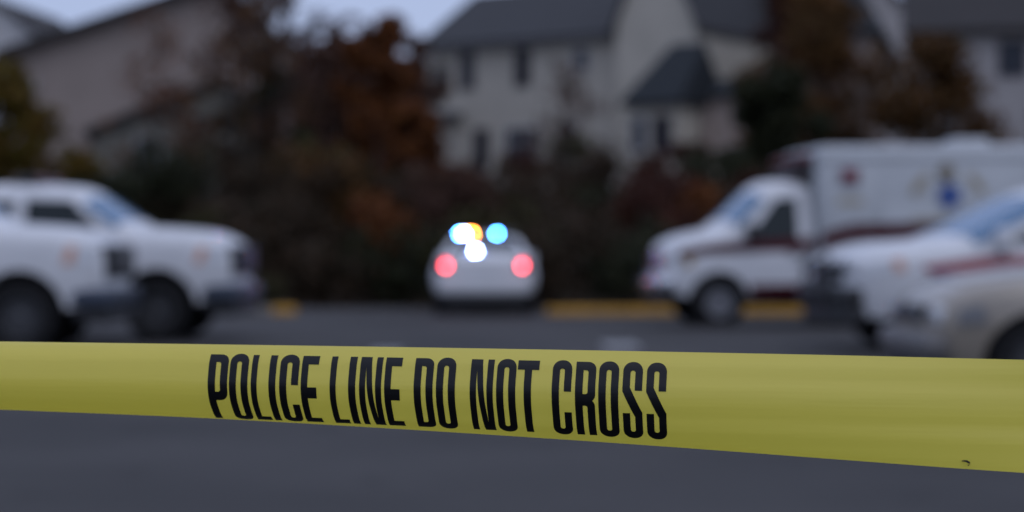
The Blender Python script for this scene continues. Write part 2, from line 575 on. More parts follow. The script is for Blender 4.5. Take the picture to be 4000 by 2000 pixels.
# pale house far left, only its gable shows
h0 = empty('house', (-30.6, 98.0, 3.9), R(-6))
tag(h0, 'pale gabled house peeking out behind the roof edge of the taupe house', 'house')
prism_house(h0, 0, 8.0, 0, 9, 0, 7.4, 9.6, 'y', siding('white_lap_siding', (.55, .54, .54)), SHINGB, over=0.4, xr=5.4)
win(h0, 2.0, 0, 5.6, 0.9, 1.3); win(h0, 5.2, 0, 5.6, 0.9, 1.3)

# right-hand neighbours
h3 = empty('house', (8.05, 85.5, 3.4), R(-14))
tag(h3, 'pinkish beige house with dark blue roof beside the cream gable wing', 'house')
prism_house(h3, 0, 7.4, 0, 8, 0, 7.3, 10.6, 'x', PINKB, SHING2, over=0.45, hip=2.0)
for wx in (0.95, 3.2, 5.6): win(h3, wx, 0, 5.6, 0.5, 1.5, DTRIM)
for wx in (0.95, 3.2, 5.6): win(h3, wx, 0, 2.4, 0.8, 1.5, TRIM)

h4 = empty('house', (15.4, 76.0, 3.2), R(-12))
tag(h4, 'light grey house with dark roof and outside stair above the ambulance', 'house')
prism_house(h4, 0, 8.0, 0, 8, 0, 6.6, 9.4, 'x', GREYW, SHINGB, over=0.5)
for wx in (1.0, 3.6): win(h4, wx, 0, 5.3, 0.9, 1.2, DTRIM)
win(h4, 5.8, 0, 5.3, 0.9, 1.2, DTRIM)
st = MB()
for i in range(12):
    st.box(0.8 + i * .27, 1.1 + i * .27, -1.2, -0.2, 3.9 - i * .26, 3.95 - i * .26)
st.build('outside_stair', CONC, h4)
rl = MB()
rl.tube([(0.7, -1.2, 5.0), (4.1, -1.2, 1.75)], .04, 6)
for i in range(8): rl.tube([(0.8 + i * .45, -1.2, 3.9 - i * .433), (0.8 + i * .45, -1.2, 4.9 - i * .433)], .02, 5)
rl.build('stair_railing', DTRIM, h4)

h5 = empty('house', (15.6, 104.0, 4.2), R(5))
tag(h5, 'pale far house seen between the orange tree and grey house', 'house')
prism_house(h5, 0, 6.0, 0, 8, 0, 9.0, 11.8, 'y', GREYW, SHINGB, over=0.4)
win(h5, 1.6, 0, 7.0, .8, 1.3); win(h5, 4.2, 0, 7.0, .8, 1.3)

# ------------------------------------------------------------------ trees and shrubs
BARK = mat('dark_bark', (0.035, 0.028, 0.024), 0.95, noise=0.4, nscale=6, bump=0.6, bscale=18)
GREYBARK = mat('grey_bark', (0.10, 0.09, 0.09), 0.95, noise=0.4, nscale=6, bump=0.6, bscale=18)
L_RUST = leaf_mat('rust_leaves', [(0.16, 0.046, 0.010), (0.09, 0.032, 0.012), (0.20, 0.068, 0.014), (0.06, 0.025, 0.012)])
L_ORANGE = leaf_mat('orange_brown_leaves', [(0.12, 0.053, 0.014), (0.06, 0.031, 0.014), (0.15, 0.068, 0.015), (0.05, 0.037, 0.014)])
L_YELLOW = leaf_mat('yellow_olive_leaves', [(0.15, 0.10, 0.008), (0.09, 0.07, 0.01), (0.12, 0.06, 0.01), (0.06, 0.05, 0.01)])
L_MAROON = leaf_mat('maroon_brown_leaves', [(0.10, 0.046, 0.031), (0.06, 0.031, 0.022), (0.125, 0.066, 0.042)])
L_EVER = leaf_mat('dark_evergreen_leaves', [(0.022, 0.028, 0.012), (0.035, 0.035, 0.014), (0.016, 0.022, 0.011)])
L_BRUSH = leaf_mat('dark_brush_leaves', [(0.040, 0.026, 0.016), (0.058, 0.035, 0.019), (0.026, 0.022, 0.011)])
L_OLIVE = leaf_mat('olive_brush_leaves', [(0.06, 0.058, 0.018), (0.04, 0.036, 0.018), (0.075, 0.065, 0.02)])
L_RED = leaf_mat('dark_red_leaves', [(0.07, 0.02, 0.014), (0.045, 0.018, 0.012), (0.085, 0.03, 0.016)])


def leaf_quads(blobs, n, size, seed):
    """n small bent leaf faces in clumps spread through the ellipsoids blobs [(centre, radii, weight)]"""
    rg = np.random.default_rng(seed)
    wts = np.array([b[2] for b in blobs], float); wts /= wts.sum()
    idx = rg.choice(len(blobs), n, p=wts)
    C = np.array([b[0] for b in blobs], float)[idx]
    Rr = np.array([b[1] for b in blobs], float)[idx]
    d = rg.normal(size=(n, 3)); d /= np.linalg.norm(d, axis=1)[:, None]
    rad = rg.random(n) ** 0.42
    P = C + d * Rr * rad[:, None]
    # uneven outline: drop leaves by a coarse 3-D hash so gaps open
    cell = np.floor(P / (size * 4.5)).astype(int)
    h = (cell[:, 0] * 73856093 ^ cell[:, 1] * 19349663 ^ cell[:, 2] * 83492791) % 100
    P = P[h > 15]
    n = len(P)
    a = rg.normal(size=(n, 3)); a /= np.linalg.norm(a, axis=1)[:, None]
    b = np.cross(a, rg.normal(size=(n, 3))); b /= np.linalg.norm(b, axis=1)[:, None]
    s = size * (0.6 + 0.8 * rg.random(n))[:, None]
    return np.stack([P - a * s, P + b * s * .55, P + a * s, P - b * s * .55], 1).reshape(-1, 3)


def leaves(name, blobs, n, size, m, parent, seed):
    V = leaf_quads(blobs, n, size, seed)
    n = len(V) // 4
    me = bpy.data.meshes.new(name)
    me.vertices.add(n * 4); me.vertices.foreach_set('co', V.ravel())
    me.loops.add(n * 4); me.loops.foreach_set('vertex_index', np.arange(n * 4))
    me.polygons.add(n); me.polygons.foreach_set('loop_start', np.arange(n) * 4); me.polygons.foreach_set('loop_total', np.full(n, 4))
    me.update()
    return link(name, me, m, parent)


def tree(name, x, y, h, cr_, m, label, seed, n=3500, trunk_r=0.16, bark=BARK, base=0.3, leaf=0.14, group=None, sx=1.0, twigs=0):
    rg = random.Random(seed)
    root = empty(name, (x, y, ground_z(x, y)))
    tag(root, label, 'tree', group)
    t = MB()
    pts = [(0, 0, -0.2)]
    for i in range(1, 7):
        k = i / 6
        pts.append((rg.uniform(-.12, .12) * k * 2, rg.uniform(-.12, .12) * k * 2, h * 0.92 * k))
    t.tube(pts, [trunk_r * (1 - 0.85 * i / 6) for i in range(7)], 8)
    blobs = []
    nb = 16
    for i in range(nb):
        k = base + (1 - base) * (i + .5) / nb
        ang = rg.uniform(0, 6.28)
        env = math.sin(math.pi * min(1, (0.25 + 0.75 * (k - base) / (1 - base)) ** 0.9)) * 0.85 + 0.2
        L = cr_ * env * rg.uniform(.45, .95)
        p0 = Vector((0, 0, h * k * 0.85))
        p2 = Vector((math.cos(ang) * L * sx, math.sin(ang) * L, h * k * 0.93))
        p1 = (p0 + p2) / 2 + Vector((0, 0, -0.08 * L))
        rr = trunk_r * .4 * (1 - 0.6 * k)
        t.tube([p0, p1, p2], [rr, rr * .7, rr * .25], 6)
        for q in range(2 + twigs):
            e = p2 + Vector((rg.uniform(-1, 1), rg.uniform(-1, 1), rg.uniform(.1, 1))) * cr_ * .45
            t.tube([p1.lerp(p2, rg.random()), e], [rr * .35, rr * .1], 5)
        sz = cr_ * rg.uniform(.26, .46)
        blobs.append((tuple(p2), (sz, sz, sz * .8), sz ** 2))
    blobs.append(((0, 0, h * (0.55 + base * .45)), (cr_ * .55 * sx, cr_ * .55, h * (1 - base) * .40), cr_ ** 2 * .5))
    t.build('trunk', bark, root, 50)
    leaves('crown', blobs, n, leaf, m, root, seed)
    return root


def shrub(x, y, h, r, m, label, seed, n=1600, group=None, name='shrub', leaf=0.09):
    rg = random.Random(seed)
    root = empty(name, (x, y, ground_z(x, y)))
    tag(root, label, 'shrub', group)
    t = MB(); blobs = []
    for i in range(9):
        a = rg.uniform(0, 6.28); L = r * rg.uniform(.2, .8)
        e = Vector((math.cos(a) * L, math.sin(a) * L, h * rg.uniform(.45, .88)))
        t.tube([(e.x * .15, e.y * .15, -0.1), e * .55 + Vector((0, 0, .05)), e], [.03, .022, .008], 5)
        s = r * rg.uniform(.35, .55)
        blobs.append((tuple(e), (s, s, s * .9), 1))
    blobs.append(((0, 0, h * .4), (r * .8, r * .8, h * .42), 4))
    t.build('stem', BARK, root)
    leaves('foliage', blobs, n, leaf, m, root, seed + 1000)
    return root


tree('yellow_tree', -11.9, 47, 5.3, 1.9, L_YELLOW, 'yellow olive leaved tree behind the roof of the left pickup trucks', 1, 7500, .12, base=.1)
tree('brown_tree', -8.4, 60, 9.2, 2.3, L_MAROON, 'thin maroon brown tree in front of the taupe gabled house', 2, 2600, .14, base=.25, leaf=.13, twigs=3)
tree('bare_tree', -10.7, 96, 13.5, 2.0, L_MAROON, 'tall nearly bare tree standing against the sky left of the long roof', 3, 350, .6, GREYBARK, base=.55, leaf=.16, twigs=3)
tree('rust_tree', -4.35, 64, 6.5, 1.9, L_RUST, 'rust orange tree at the left end of the cream house', 4, 7000, .15, base=.08)
tree('brown_tree', -6.4, 69, 6.2, 2.1, L_MAROON, 'dull brown tree between the bare trunk and the rust orange tree', 5, 4200, .15, base=.06)
tree('dark_tree', -8.0, 63, 5.5, 1.4, L_EVER, 'narrow dark green tree left of the rust orange tree', 6, 6500, .12, base=.05)
tree('rust_tree', -2.7, 57, 3.6, 1.2, L_RUST, 'small rust orange tree low in front of the cream house', 7, 4200, .09, base=.08)
tree('evergreen_tree', 7.6, 58, 4.5, 1.6, L_EVER, 'dark evergreen tree behind the ambulance cab', 8, 8500, .14, base=.05)
tree('orange_tree', 10.4, 68, 7.6, 2.7, L_ORANGE, 'broad orange brown tree above the ambulance box', 9, 8000, .2, base=.08)
tree('orange_tree', 13.6, 64, 5.6, 2.5, L_ORANGE, 'lower orange brown tree behind the rear of the ambulance box', 10, 6500, .18, base=.05)
tree('red_tree', 11.0, 77, 9.3, 2.3, L_RED, 'dark red tree rising in front of the pinkish beige house', 11, 4200, .18, base=.4)
tree('dark_tree', 16.2, 58, 4.6, 1.6, L_EVER, 'dark bushy tree below the outside stair of the grey house', 12, 7000, .12, base=.05)
tree('brown_tree', -12.6, 98, 9.2, 3.2, L_MAROON, 'far brown tree low on the skyline by the bare trunk', 13, 9000, .2, base=.05, leaf=.2)
tree('brown_tree', -7.6, 100, 9.0, 3.2, L_MAROON, 'far brown tree on the skyline left of the long charcoal roof', 14, 9000, .2, base=.05, leaf=.2)
tree('orange_tree', 12.8, 86, 11.5, 2.6, L_ORANGE, 'tall orange brown tree behind the dark red tree', 15, 7000, .2, base=.25)
tree('brown_tree', -10.0, 82, 6.6, 2.2, L_MAROON, 'low brown tree below the bare trunk', 16, 4200, .16, base=.05, leaf=.17)
tree('brown_tree', -4.0, 80, 7.0, 1.6, L_MAROON, 'slim maroon brown tree at the left corner of the cream house', 18, 8000, .12, base=.05)
tree('dark_tree', -29.5, 96, 9.6, 1.8, L_EVER, 'dark tree at the far left beside the pale gabled house', 17, 6000, .16, base=.3, leaf=.17)

# far wood beyond the houses, one mass
def far_wood():
    rg = random.Random(9)
    V, Fs, idx = [], [], []
    t = MB()
    for k in range(46):
        x = -44 + k * 2.0 + rg.uniform(-.6, .6); y = rg.uniform(118, 134); z = ground_z(x, y)
        h = rg.uniform(5.6, 7.8)
        t.tube([(x, y, z - .2), (x + .2, y, z + h * .5), (x + rg.uniform(-.4, .4), y, z + h * .95)], [.2, .14, .05], 6)
        bl = [((x + rg.uniform(-1, 1), y + rg.uniform(-1, 1), z + h * q), (1.7, 1.7, 1.3), 1) for q in (.15, .3, .45, .6, .75, .88)]
        L = leaf_quads(bl, 1500, .26, 900 + k)
        n = len(V); V += [tuple(q) for q in L]; m = len(L) // 4
        Fs += [(n + 4 * i, n + 4 * i + 1, n + 4 * i + 2, n + 4 * i + 3) for i in range(m)]; idx += [k % 3 % 2] * m
    n = len(V); V += [tuple(p) for p in t.v]; Fs += [tuple(i + n for i in f) for f in t.f]; idx += [2] * len(t.f)
    me = mesh('far_wood', V, Fs)
    for m in (L_MAROON, L_BRUSH, BARK): me.materials.append(m)
    me.polygons.foreach_set('material_index', idx)
    tag(link('far_wood', me, None), kind='stuff')


far_wood()

# the brush bank behind the lot reads as one mass
def undergrowth():
    rg = random.Random(77)
    mats = [L_BRUSH, L_OLIVE, L_RED, L_EVER]
    t = MB(); parts = []
    k = 0
    for (yy, hh) in ((42.8, 1.7), (45.6, 2.2), (49.5, 2.4), (54.5, 2.2)):
        x = -.32 * yy
        while x < .32 * yy:
            c = rg.choice([0, 0, 3, 0, 1, 0, 3] if x < 1 else [0, 2, 0, 3, 2, 2])
            y = yy + rg.uniform(-.8, .8); h = hh * rg.uniform(.7, 1.25); r = rg.uniform(1.0, 1.4); z = ground_z(x, y)
            blobs = []
            for i in range(8):
                a = rg.uniform(0, 6.28); L = r * rg.uniform(.2, .85)
                e = Vector((x + math.cos(a) * L, y + math.sin(a) * L, z + h * rg.uniform(.45, .9)))
                t.tube([(x + (e.x - x) * .15, y + (e.y - y) * .15, z - .1), (x + (e.x - x) * .6, y + (e.y - y) * .6, z + h * .4), e], [.03, .02, .007], 5)
                q = r * rg.uniform(.35, .55)
                blobs.append((tuple(e), (q, q, q * .9), 1))
            blobs.append(((x, y, z + h * .4), (r * .8, r * .8, h * .42), 4))
            parts.append((blobs, c, 300 + k)); k += 1
            x += rg.uniform(1.4, 1.9)
    V = [tuple(p) for p in t.v]; Fs = list(t.f); idx = [4] * len(Fs)
    for blobs, c, sd in parts:
        L = leaf_quads(blobs, 1500, .10, sd)
        n = len(V); V += [tuple(q) for q in L]
        m = len(L) // 4
        Fs += [(n + 4 * i, n + 4 * i + 1, n + 4 * i + 2, n + 4 * i + 3) for i in range(m)]; idx += [c] * m
    me = mesh('undergrowth', V, Fs)
    for m in mats + [BARK]: me.materials.append(m)
    me.polygons.foreach_set('material_index', idx)
    o = link('undergrowth', me, None)
    tag(o, kind='stuff')


undergrowth()
shrub(-1.45, 46.5, 3.0, 1.25, L_MAROON, 'rounded dark maroon bush right behind the police car with lit lamps', 410, 3600)
shrub(-8.9, 50, 3.2, 1.5, L_EVER, 'blackish bush beyond the bonnet of the left pickup trucks', 411, 3000)
shrub(-2.75, 44.2, 2.5, 1.2, L_RUST, 'rusty brown bush at the edge of the lot left of the police car', 413, 2600)
shrub(-4.6, 50, 3.0, 1.4, L_ORANGE, 'orange brown bush below the rust orange tree', 414, 3000)
tree('twiggy_tree', -7.3, 56, 7.0, 1.9, L_ORANGE, 'wispy nearly leafless tree veiling the lower gable of the taupe house', 19, 900, .09, BARK, base=.12, leaf=.09, twigs=7)
tree('twiggy_tree', -10.2, 57, 6.2, 1.7, L_RUST, 'wispy reddish twigged tree before the middle of the taupe gabled house', 20, 700, .08, BARK, base=.15, leaf=.09, twigs=7)
tree('twiggy_tree', 1.6, 62, 4.6, 1.6, L_MAROON, 'wispy brown tree low before the lower windows of the cream house', 21, 900, .08, BARK, base=.12, leaf=.09, twigs=7)
shrub(4.9, 48, 2.6, 1.2, L_RUST, 'rusty brown bush beside the front of the ambulance', 412, 2600)
shrub(2.0, 74, 2.6, 1.3, L_OLIVE, 'olive bush against the lower wall of the cream house', 400, 2200)
shrub(0.4, 72, 1.8, 1.0, L_RED, 'reddish bush in front of the narrow lower window of the cream house', 401, 1600)
shrub(6.4, 70, 2.6, 0.9, L_RED, 'red bush at the right end of the low hip roofed bay', 402, 1800)
shrub(-5.1, 40.6, 0.75, 0.5, L_OLIVE, 'small yellow green weed clump by the yellow kerb tip', 403, 700, leaf=.05)
shrub(-6.0, 55, 2.9, 1.2, leaf_mat('yellow_green_leaves', [(0.09, 0.085, 0.02), (0.06, 0.055, 0.02), (0.05, 0.04, 0.02)]), 'yellow green vine covered bush below the taupe gabled house', 404, 1900)

# fallen leaves along the edge of the lot
rgn = np.random.default_rng(4)
n = 1500
P = np.stack([rgn.uniform(-14, 14, n), 41.0 - np.abs(rgn.normal(0, 1.3, n)), np.full(n, .012)], 1)
a = rgn.uniform(0, 6.28, n); s = rgn.uniform(.03, .06, n)
V = []
for i in range(n):
    c, d = math.cos(a[i]) * s[i], math.sin(a[i]) * s[i]
    z = P[i, 2] + rgn.uniform(0, .02)
    V += [(P[i, 0] - c, P[i, 1] - d, z), (P[i, 0] + d * .6, P[i, 1] - c * .6, z + .012), (P[i, 0] + c, P[i, 1] + d, z + .004), (P[i, 0] - d * .6, P[i, 1] + c * .6, z + .01)]
lv = link('fallen_leaves', mesh('fallen_leaves', V, [(4 * i, 4 * i + 1, 4 * i + 2, 4 * i + 3) for i in range(n)]), leaf_mat('fallen_leaf', [(0.14, 0.08, 0.035), (0.09, 0.05, 0.025), (0.18, 0.11, 0.05)], 0.1))
tag(lv, kind='stuff')


# ------------------------------------------------------------------ vehicles
class Vehicle:
    """side profile (rear bottom -> roof -> front bottom) skinned on both sides, half width W(x, z)"""
    def __init__(self, name, loc, rz, top, zb, arches, Wf, crown=0.05, edge=0.09, smooth_it=2, grid=0.11):
        self.root = empty(name, loc, rz)
        self.W0 = Wf
        self.top = chaikin(top, smooth_it)
        self.edge = edge
        self.crown = crown
        self.grid = grid
        T = np.array(self.top)
        self.A, self.B = T[:-1], T[1:]
        bot = []
        x_end, x_start = self.top[-1][0], self.top[0][0]
        for (ax, ar, az) in sorted(arches, key=lambda q: -q[0]):
            h = math.sqrt(max(0, ar * ar - (zb - az) ** 2))
            a0 = math.atan2(zb - az, h)
            for i in range(17):
                t = a0 + (math.pi - 2 * a0) * i / 16
                bot.append((ax + ar * math.cos(t), az + ar * math.sin(t)))
        self.n_top = len(self.top)
        self.outline = self.top + bot

    def dist(self, x, z):
        p = np.array((x, z)); d = self.B - self.A
        t = np.clip(((p - self.A) * d).sum(1) / np.maximum((d * d).sum(1), 1e-9), 0, 1)
        q = self.A + d * t[:, None] - p
        return float(np.sqrt((q * q).sum(1)).min())

    def W(self, x, z):
        w = self.W0(x, z); r = self.edge; d = self.dist(x, z)
        if d < r: w -= r - math.sqrt(max(0, r * r - (r - d) ** 2))
        return w

    def body(self, m, name='body'):
        o = self.outline
        pts, fs = region([(o, [])], self.grid, self.grid)
        V, Fs = [], []
        wid = [self.W(*p) for p in pts]
        n = len(pts)
        V += [(p[0], -wd, p[1]) for p, wd in zip(pts, wid)] + [(p[0], wd, p[1]) for p, wd in zip(pts, wid)]
        for f in fs:
            Fs.append(f[::-1]); Fs.append(tuple(i + n for i in f))
        # rim: across the width all round the outline
        NJ = 9
        base = len(V)
        O = o + [o[0]]
        for i, p in enumerate(O):
            a = O[max(0, i - 1)]; b = O[min(len(O) - 1, i + 1)]
            nx, nz = -(b[1] - a[1]), (b[0] - a[0])
            l = math.hypot(nx, nz) or 1
            c = self.crown if i < self.n_top else 0.0
            wd = self.W(*p)
            for j in range(NJ):
                s = -1 + 2 * j / (NJ - 1)
                k = c * (1 - s * s)
                V.append((p[0] + nx / l * k, s * wd, p[1] + nz / l * k))
        for i in range(len(O) - 1):
            for j in range(NJ - 1):
                q = base + i * NJ + j
                Fs.append((q, q + 1, q + NJ + 1, q + NJ))
        me = mesh(name, V, Fs)
        bm = bmesh.new(); bm.from_mesh(me)
        bmesh.ops.remove_doubles(bm, verts=bm.verts, dist=0.002)
        bmesh.ops.recalc_face_normals(bm, faces=bm.faces)
        bm.to_mesh(me); bm.free()
        return link(name, me, m, self.root, 42)

    def side(self, name, poly, side, m, off=0.006, parent=None, holes=(), grid=0.1):
        pts, fs = region([(poly, list(holes))], grid, grid)
        n = len(pts)
        V = [(p[0], side * (self.W(*p) + off), p[1]) for p in pts] + [(p[0], side * (self.W(*p) - 0.02), p[1]) for p in pts]
        Fs = [f if side > 0 else f[::-1] for f in fs]
        cnt = {}
        for f in fs:
            for i in range(3):
                e = (f[i], f[(i + 1) % 3]); k = tuple(sorted(e))
                cnt[k] = None if k in cnt else e
        for e in cnt.values():
            if e: Fs.append((e[0], e[1], e[1] + n, e[0] + n))
        return link(name, mesh(name, V, Fs), m, parent or self.root, 35)

    def across(self, name, x0, x1, frac0, frac1, m, off=0.008, zmin=-1, y0=-1.0, y1=1.0, parent=None):
        """panel lying on the upper profile between x0 and x1 (windscreen, rear window, bonnet ...)"""
        lo, hi = min(x0, x1), max(x0, x1)
        T = [p for p in self.top if lo <= p[0] <= hi and p[1] > zmin]
        NJ = 11
        V = []
        for i, p in enumerate(T):
            a = T[max(0, i - 1)]; b = T[min(len(T) - 1, i + 1)]
            nx, nz = -(b[1] - a[1]), (b[0] - a[0]); l = math.hypot(nx, nz) or 1
            t = i / max(1, len(T) - 1)
            wd = self.W(*p); fr = frac0 + (frac1 - frac0) * t
            for j in range(NJ):
                s = (y0 + (y1 - y0) * j / (NJ - 1)) * fr
                k = self.crown * (1 - s * s) + off
                V.append((p[0] + nx / l * k, s * wd, p[1] + nz / l * k))
        Fs = [(i * NJ + j, i * NJ + j + 1, (i + 1) * NJ + j + 1, (i + 1) * NJ + j) for i in range(len(T) - 1) for j in range(NJ - 1)]
        nv = len(V)
        for i, p in enumerate(T):
            for j in range(NJ):
                q = V[i * NJ + j]; V.append((q[0], q[1], q[2] - 0.03))
        rim = [(0, j) for j in range(NJ)] + [(i, NJ - 1) for i in range(1, len(T))] + [(len(T) - 1, j) for j in range(NJ - 2, -1, -1)] + [(i, 0) for i in range(len(T) - 2, 0, -1)]
        for a, b in zip(rim, rim[1:] + rim[:1]):
            ia, ib = a[0] * NJ + a[1], b[0] * NJ + b[1]
            Fs.append((ia, ib, ib + nv, ia + nv))
        return link(name, mesh(name, V, Fs), m, parent or self.root, 40)

    def wrap(self, x0, x1, depth, m, parent=None, off=.012):
        """the ends of a curved windscreen that turn round onto both sides"""
        T = [p for p in self.top if min(x0, x1) <= p[0] <= max(x0, x1)]
        inner = []
        for i, p in enumerate(T):
            a = T[max(0, i - 1)]; b = T[min(len(T) - 1, i + 1)]
            nx, nz = (b[1] - a[1]), -(b[0] - a[0]); l = math.hypot(nx, nz) or 1
            inner.append((p[0] + nx / l * depth, p[1] + nz / l * depth))
        outer = [(p[0] * .97 + q[0] * .03, p[1] * .97 + q[1] * .03) for p, q in zip(T, inner)]
        for s in (-1, 1):
            self.side('windscreen', outer + inner[::-1], s, m, off, parent, grid=.06)

    def wheels(self, axles, r, wdt, y, rim_mat, spokes=8):
        for ax in axles:
            for s in (-1, 1):
                wroot = empty('wheel', (ax, s * y, r)); wroot.parent = self.root
                wroot.rotation_euler = (0, 0, 0 if s > 0 else math.pi)
                h = wdt / 2
                MB().lathe([(r * .58, -h * .9), (r * .80, -h), (r * .93, -h * .96), (r * .99, -h * .7), (r, -h * .3), (r, h * .3), (r * .99, h * .7), (r * .93, h * .96), (r * .80, h), (r * .58, h * .9)], 36).build('tyre', RUBBER, wroot, 40)
                m = MB().lathe([(r * .60, -h * .8), (r * .585, h * .85), (r * .55, h * .88), (r * .52, h * .5), (r * .48, h * .35)], 32)
                m.lathe([(0.001, h * .55), (r * .10, h * .55), (r * .16, h * .45), (r * .18, h * .22)], 20)
                for q in range(spokes):
                    t = 2 * math.pi * q / spokes
                    M = Matrix.Rotation(t, 4, 'Y')
                    m.box(r * .12, r * .52, h * .18, h * .42, -r * .07, r * .07, 0.008, M)
                m.lathe([(0.001, h * .1), (r * .52, h * .12)], 24)
                m.build('rim', rim_mat, wroot, 35)

    def underbody(self, x0, x1, yw, z0, z1, arches, r):
        m = MB()
        m.box(x0, x1, -yw * .62, yw * .62, z0, z1, .03)
        m.build('underbody', DARKWELL, self.root)
        for (ax, ar, az) in arches:
            for s in (-1, 1):
                lin = MB()
                V, Fs = [], []
                for i in range(15):
                    t = math.pi * i / 14
                    for yy in (yw * .55, yw * .96):
                        V.append((ax + (ar + .004) * math.cos(t), s * yy, az + (ar + .004) * math.sin(t)))
                for i in range(14): Fs.append((2 * i, 2 * i + 1, 2 * i + 3, 2 * i + 2))
                V.append((ax, s * yw * .55, az)); c = len(V) - 1
                for i in range(14): Fs.append((2 * i, 2 * i + 2, c))
                lin.add(V, Fs)
                lin.build('wheel_well', DARKWELL, self.root)


def taper(x, xf, xr, a, b, lf, lr):
    t = 0.0
    if x > xf - lf: t += a * ((x - (xf - lf)) / lf) ** 2
    if x < xr + lr: t += b * (((xr + lr) - x) / lr) ** 2
    return t


def mirror_part(v, x, z, yw, m=WHITE, wd=.22):
    for s in (-1, 1):
        b = MB().box(x - .09, x + .07, min(s * yw, s * (yw + wd)), max(s * yw, s * (yw + wd)), z - .13, z + .13, .035)
        o = b.build('wing_mirror', m, v.root, 40)


def handle(parent, x, side, y, z, m=BLACKPL):
    a, b = sorted((side * (y - .012), side * (y + .035)))
    MB().box(x - .11, x + .11, a, b, z - .022, z + .022, .012).build('door_handle', m, parent, 40)


def pickup(loc, rz, label):
    top = [(-3.02, .55), (-3.05, .80), (-3.06, 1.36), (-2.9, 1.40), (-1.1, 1.40), (-1.02, 1.43), (-.98, 1.82), (-.80, 1.95), (0.1, 1.98), (.80, 1.955), (1.02, 1.90), (1.66, 1.44), (1.78, 1.41), (2.45, 1.37), (2.78, 1.31), (2.90, 1.20), (2.93, .95), (2.92, .55)]
    arches = [(2.02, .50, .44), (-1.85, .50, .44)]
    def Wf(x, z):
        w = 1.0 - .05 * ((z - .95) / .5) ** 2 * (z < 1.4)
        if z > 1.38: w = .968 - .27 * (z - 1.38)
        return w - taper(x, 2.93, -3.06, .10, .03, .7, .4)
    v = Vehicle('pickup_truck', loc, rz, top, .50, arches, Wf, crown=.05, edge=.08)
    v.body(WHITE)
    v.wheels([2.02, -1.85], .41, .28, .86, STEEL, 8)
    v.underbody(-2.8, 2.7, 1.0, .32, .62, arches, .41)
    for s in (-1, 1):
        d = v.side('door', [(0.30, .62), (1.30, .62), (1.40, .75), (1.40, 1.36), (0.98, 1.80), (.30, 1.84)], s, WHITE, .008)
        v.side('window', [(.34, 1.39), (1.30, 1.39), (1.22, 1.47), (.92, 1.79), (.34, 1.81)], s, GLASS, .016, d)
        handle(d, .45, s, v.W(.45, 1.2), 1.22, CHROME)
        d = v.side('door', [(-.90, .80), (-.78, .66), (.26, .62), (.26, 1.84), (-.82, 1.83)], s, WHITE, .008)
        v.side('window', [(-.74, 1.41), (.18, 1.41), (.18, 1.79), (-.70, 1.77)], s, GLASS, .016, d)
        handle(d, -.65, s, v.W(-.65, 1.2), 1.22, CHROME)
        hl = v.side('headlight', [(2.60, 1.00), (2.86, 1.00), (2.86, 1.20), (2.66, 1.22)], s, LENS, .012)
        v.side('turn_signal', [(2.50, 1.00), (2.62, 1.00), (2.66, 1.20), (2.56, 1.21)], s, AMBER, .016)
        v.side('tail_lamp', [(-3.03, .95), (-2.92, .95), (-2.92, 1.28), (-3.03, 1.28)], s, REDUNLIT, .012)
        v.side('running_board', [(-1.25, .44), (1.4, .44), (1.4, .52), (-1.25, .52)], s, BLACKPL, .07)
    v.across('windscreen', 1.04, 1.62, .97, .98, SCREEN, .010)
    v.wrap(1.02, 1.60, .10, SCREEN)
    v.across('bonnet', 1.80, 2.72, .86, .86, WHITE, .012)
    g = MB().box(2.87, 3.0, -.76, .76, .84, 1.22, .03).build('grille', BLACKPL, v.root, 40)
    for i in range(3):
        MB().box(2.995, 3.015, -.53, .53, .93 + .11 * i, .965 + .11 * i, .01).build('grille_bar', mat('dark_chrome_bar', (.05, .05, .06), .3, metal=.6), g, 40)
    bm_ = MB().box(2.57, 3.05, -.965, .965, .52, .73, .06)
    bm_.build('front_bumper', mat('dark_steel_bumper', (.05, .062, .088), .35, metal=.3), v.root, 40)
    MB().box(2.60, 3.02, -.90, .90, .34, .515, .04).build('air_dam', BLACKPL, v.root, 40)
    MB().box(-3.22, -3.0, -.92, .92, .58, .76, .04).build('rear_bumper', CHROME, v.root, 40)
    mirror_part(v, 1.12, 1.46, .96, BLACKPL)
    lb = MB().box(.10, .42, -.62, .62, 2.025, 2.11, .03).build('light_bar', BLACKPL, v.root, 40)
    for s in (-1, 1):
        MB().box(.08, .44, min(s * .18, s * .6), max(s * .18, s * .6), 2.035, 2.10, .02).build('lamp_lens', REDUNLIT, lb, 40)
    tag(v.root, label, 'pickup truck', 'white pickup trucks parked side by side')
    return v


pickup((-6.46, 26.1, 0), R(-2), 'white pickup truck whose whole cab shows, parked farther from the tape')
pickup((-7.50, 23.05, 0), R(0.5), 'nearer white pickup truck cut off behind its bonnet, partly hiding the other')


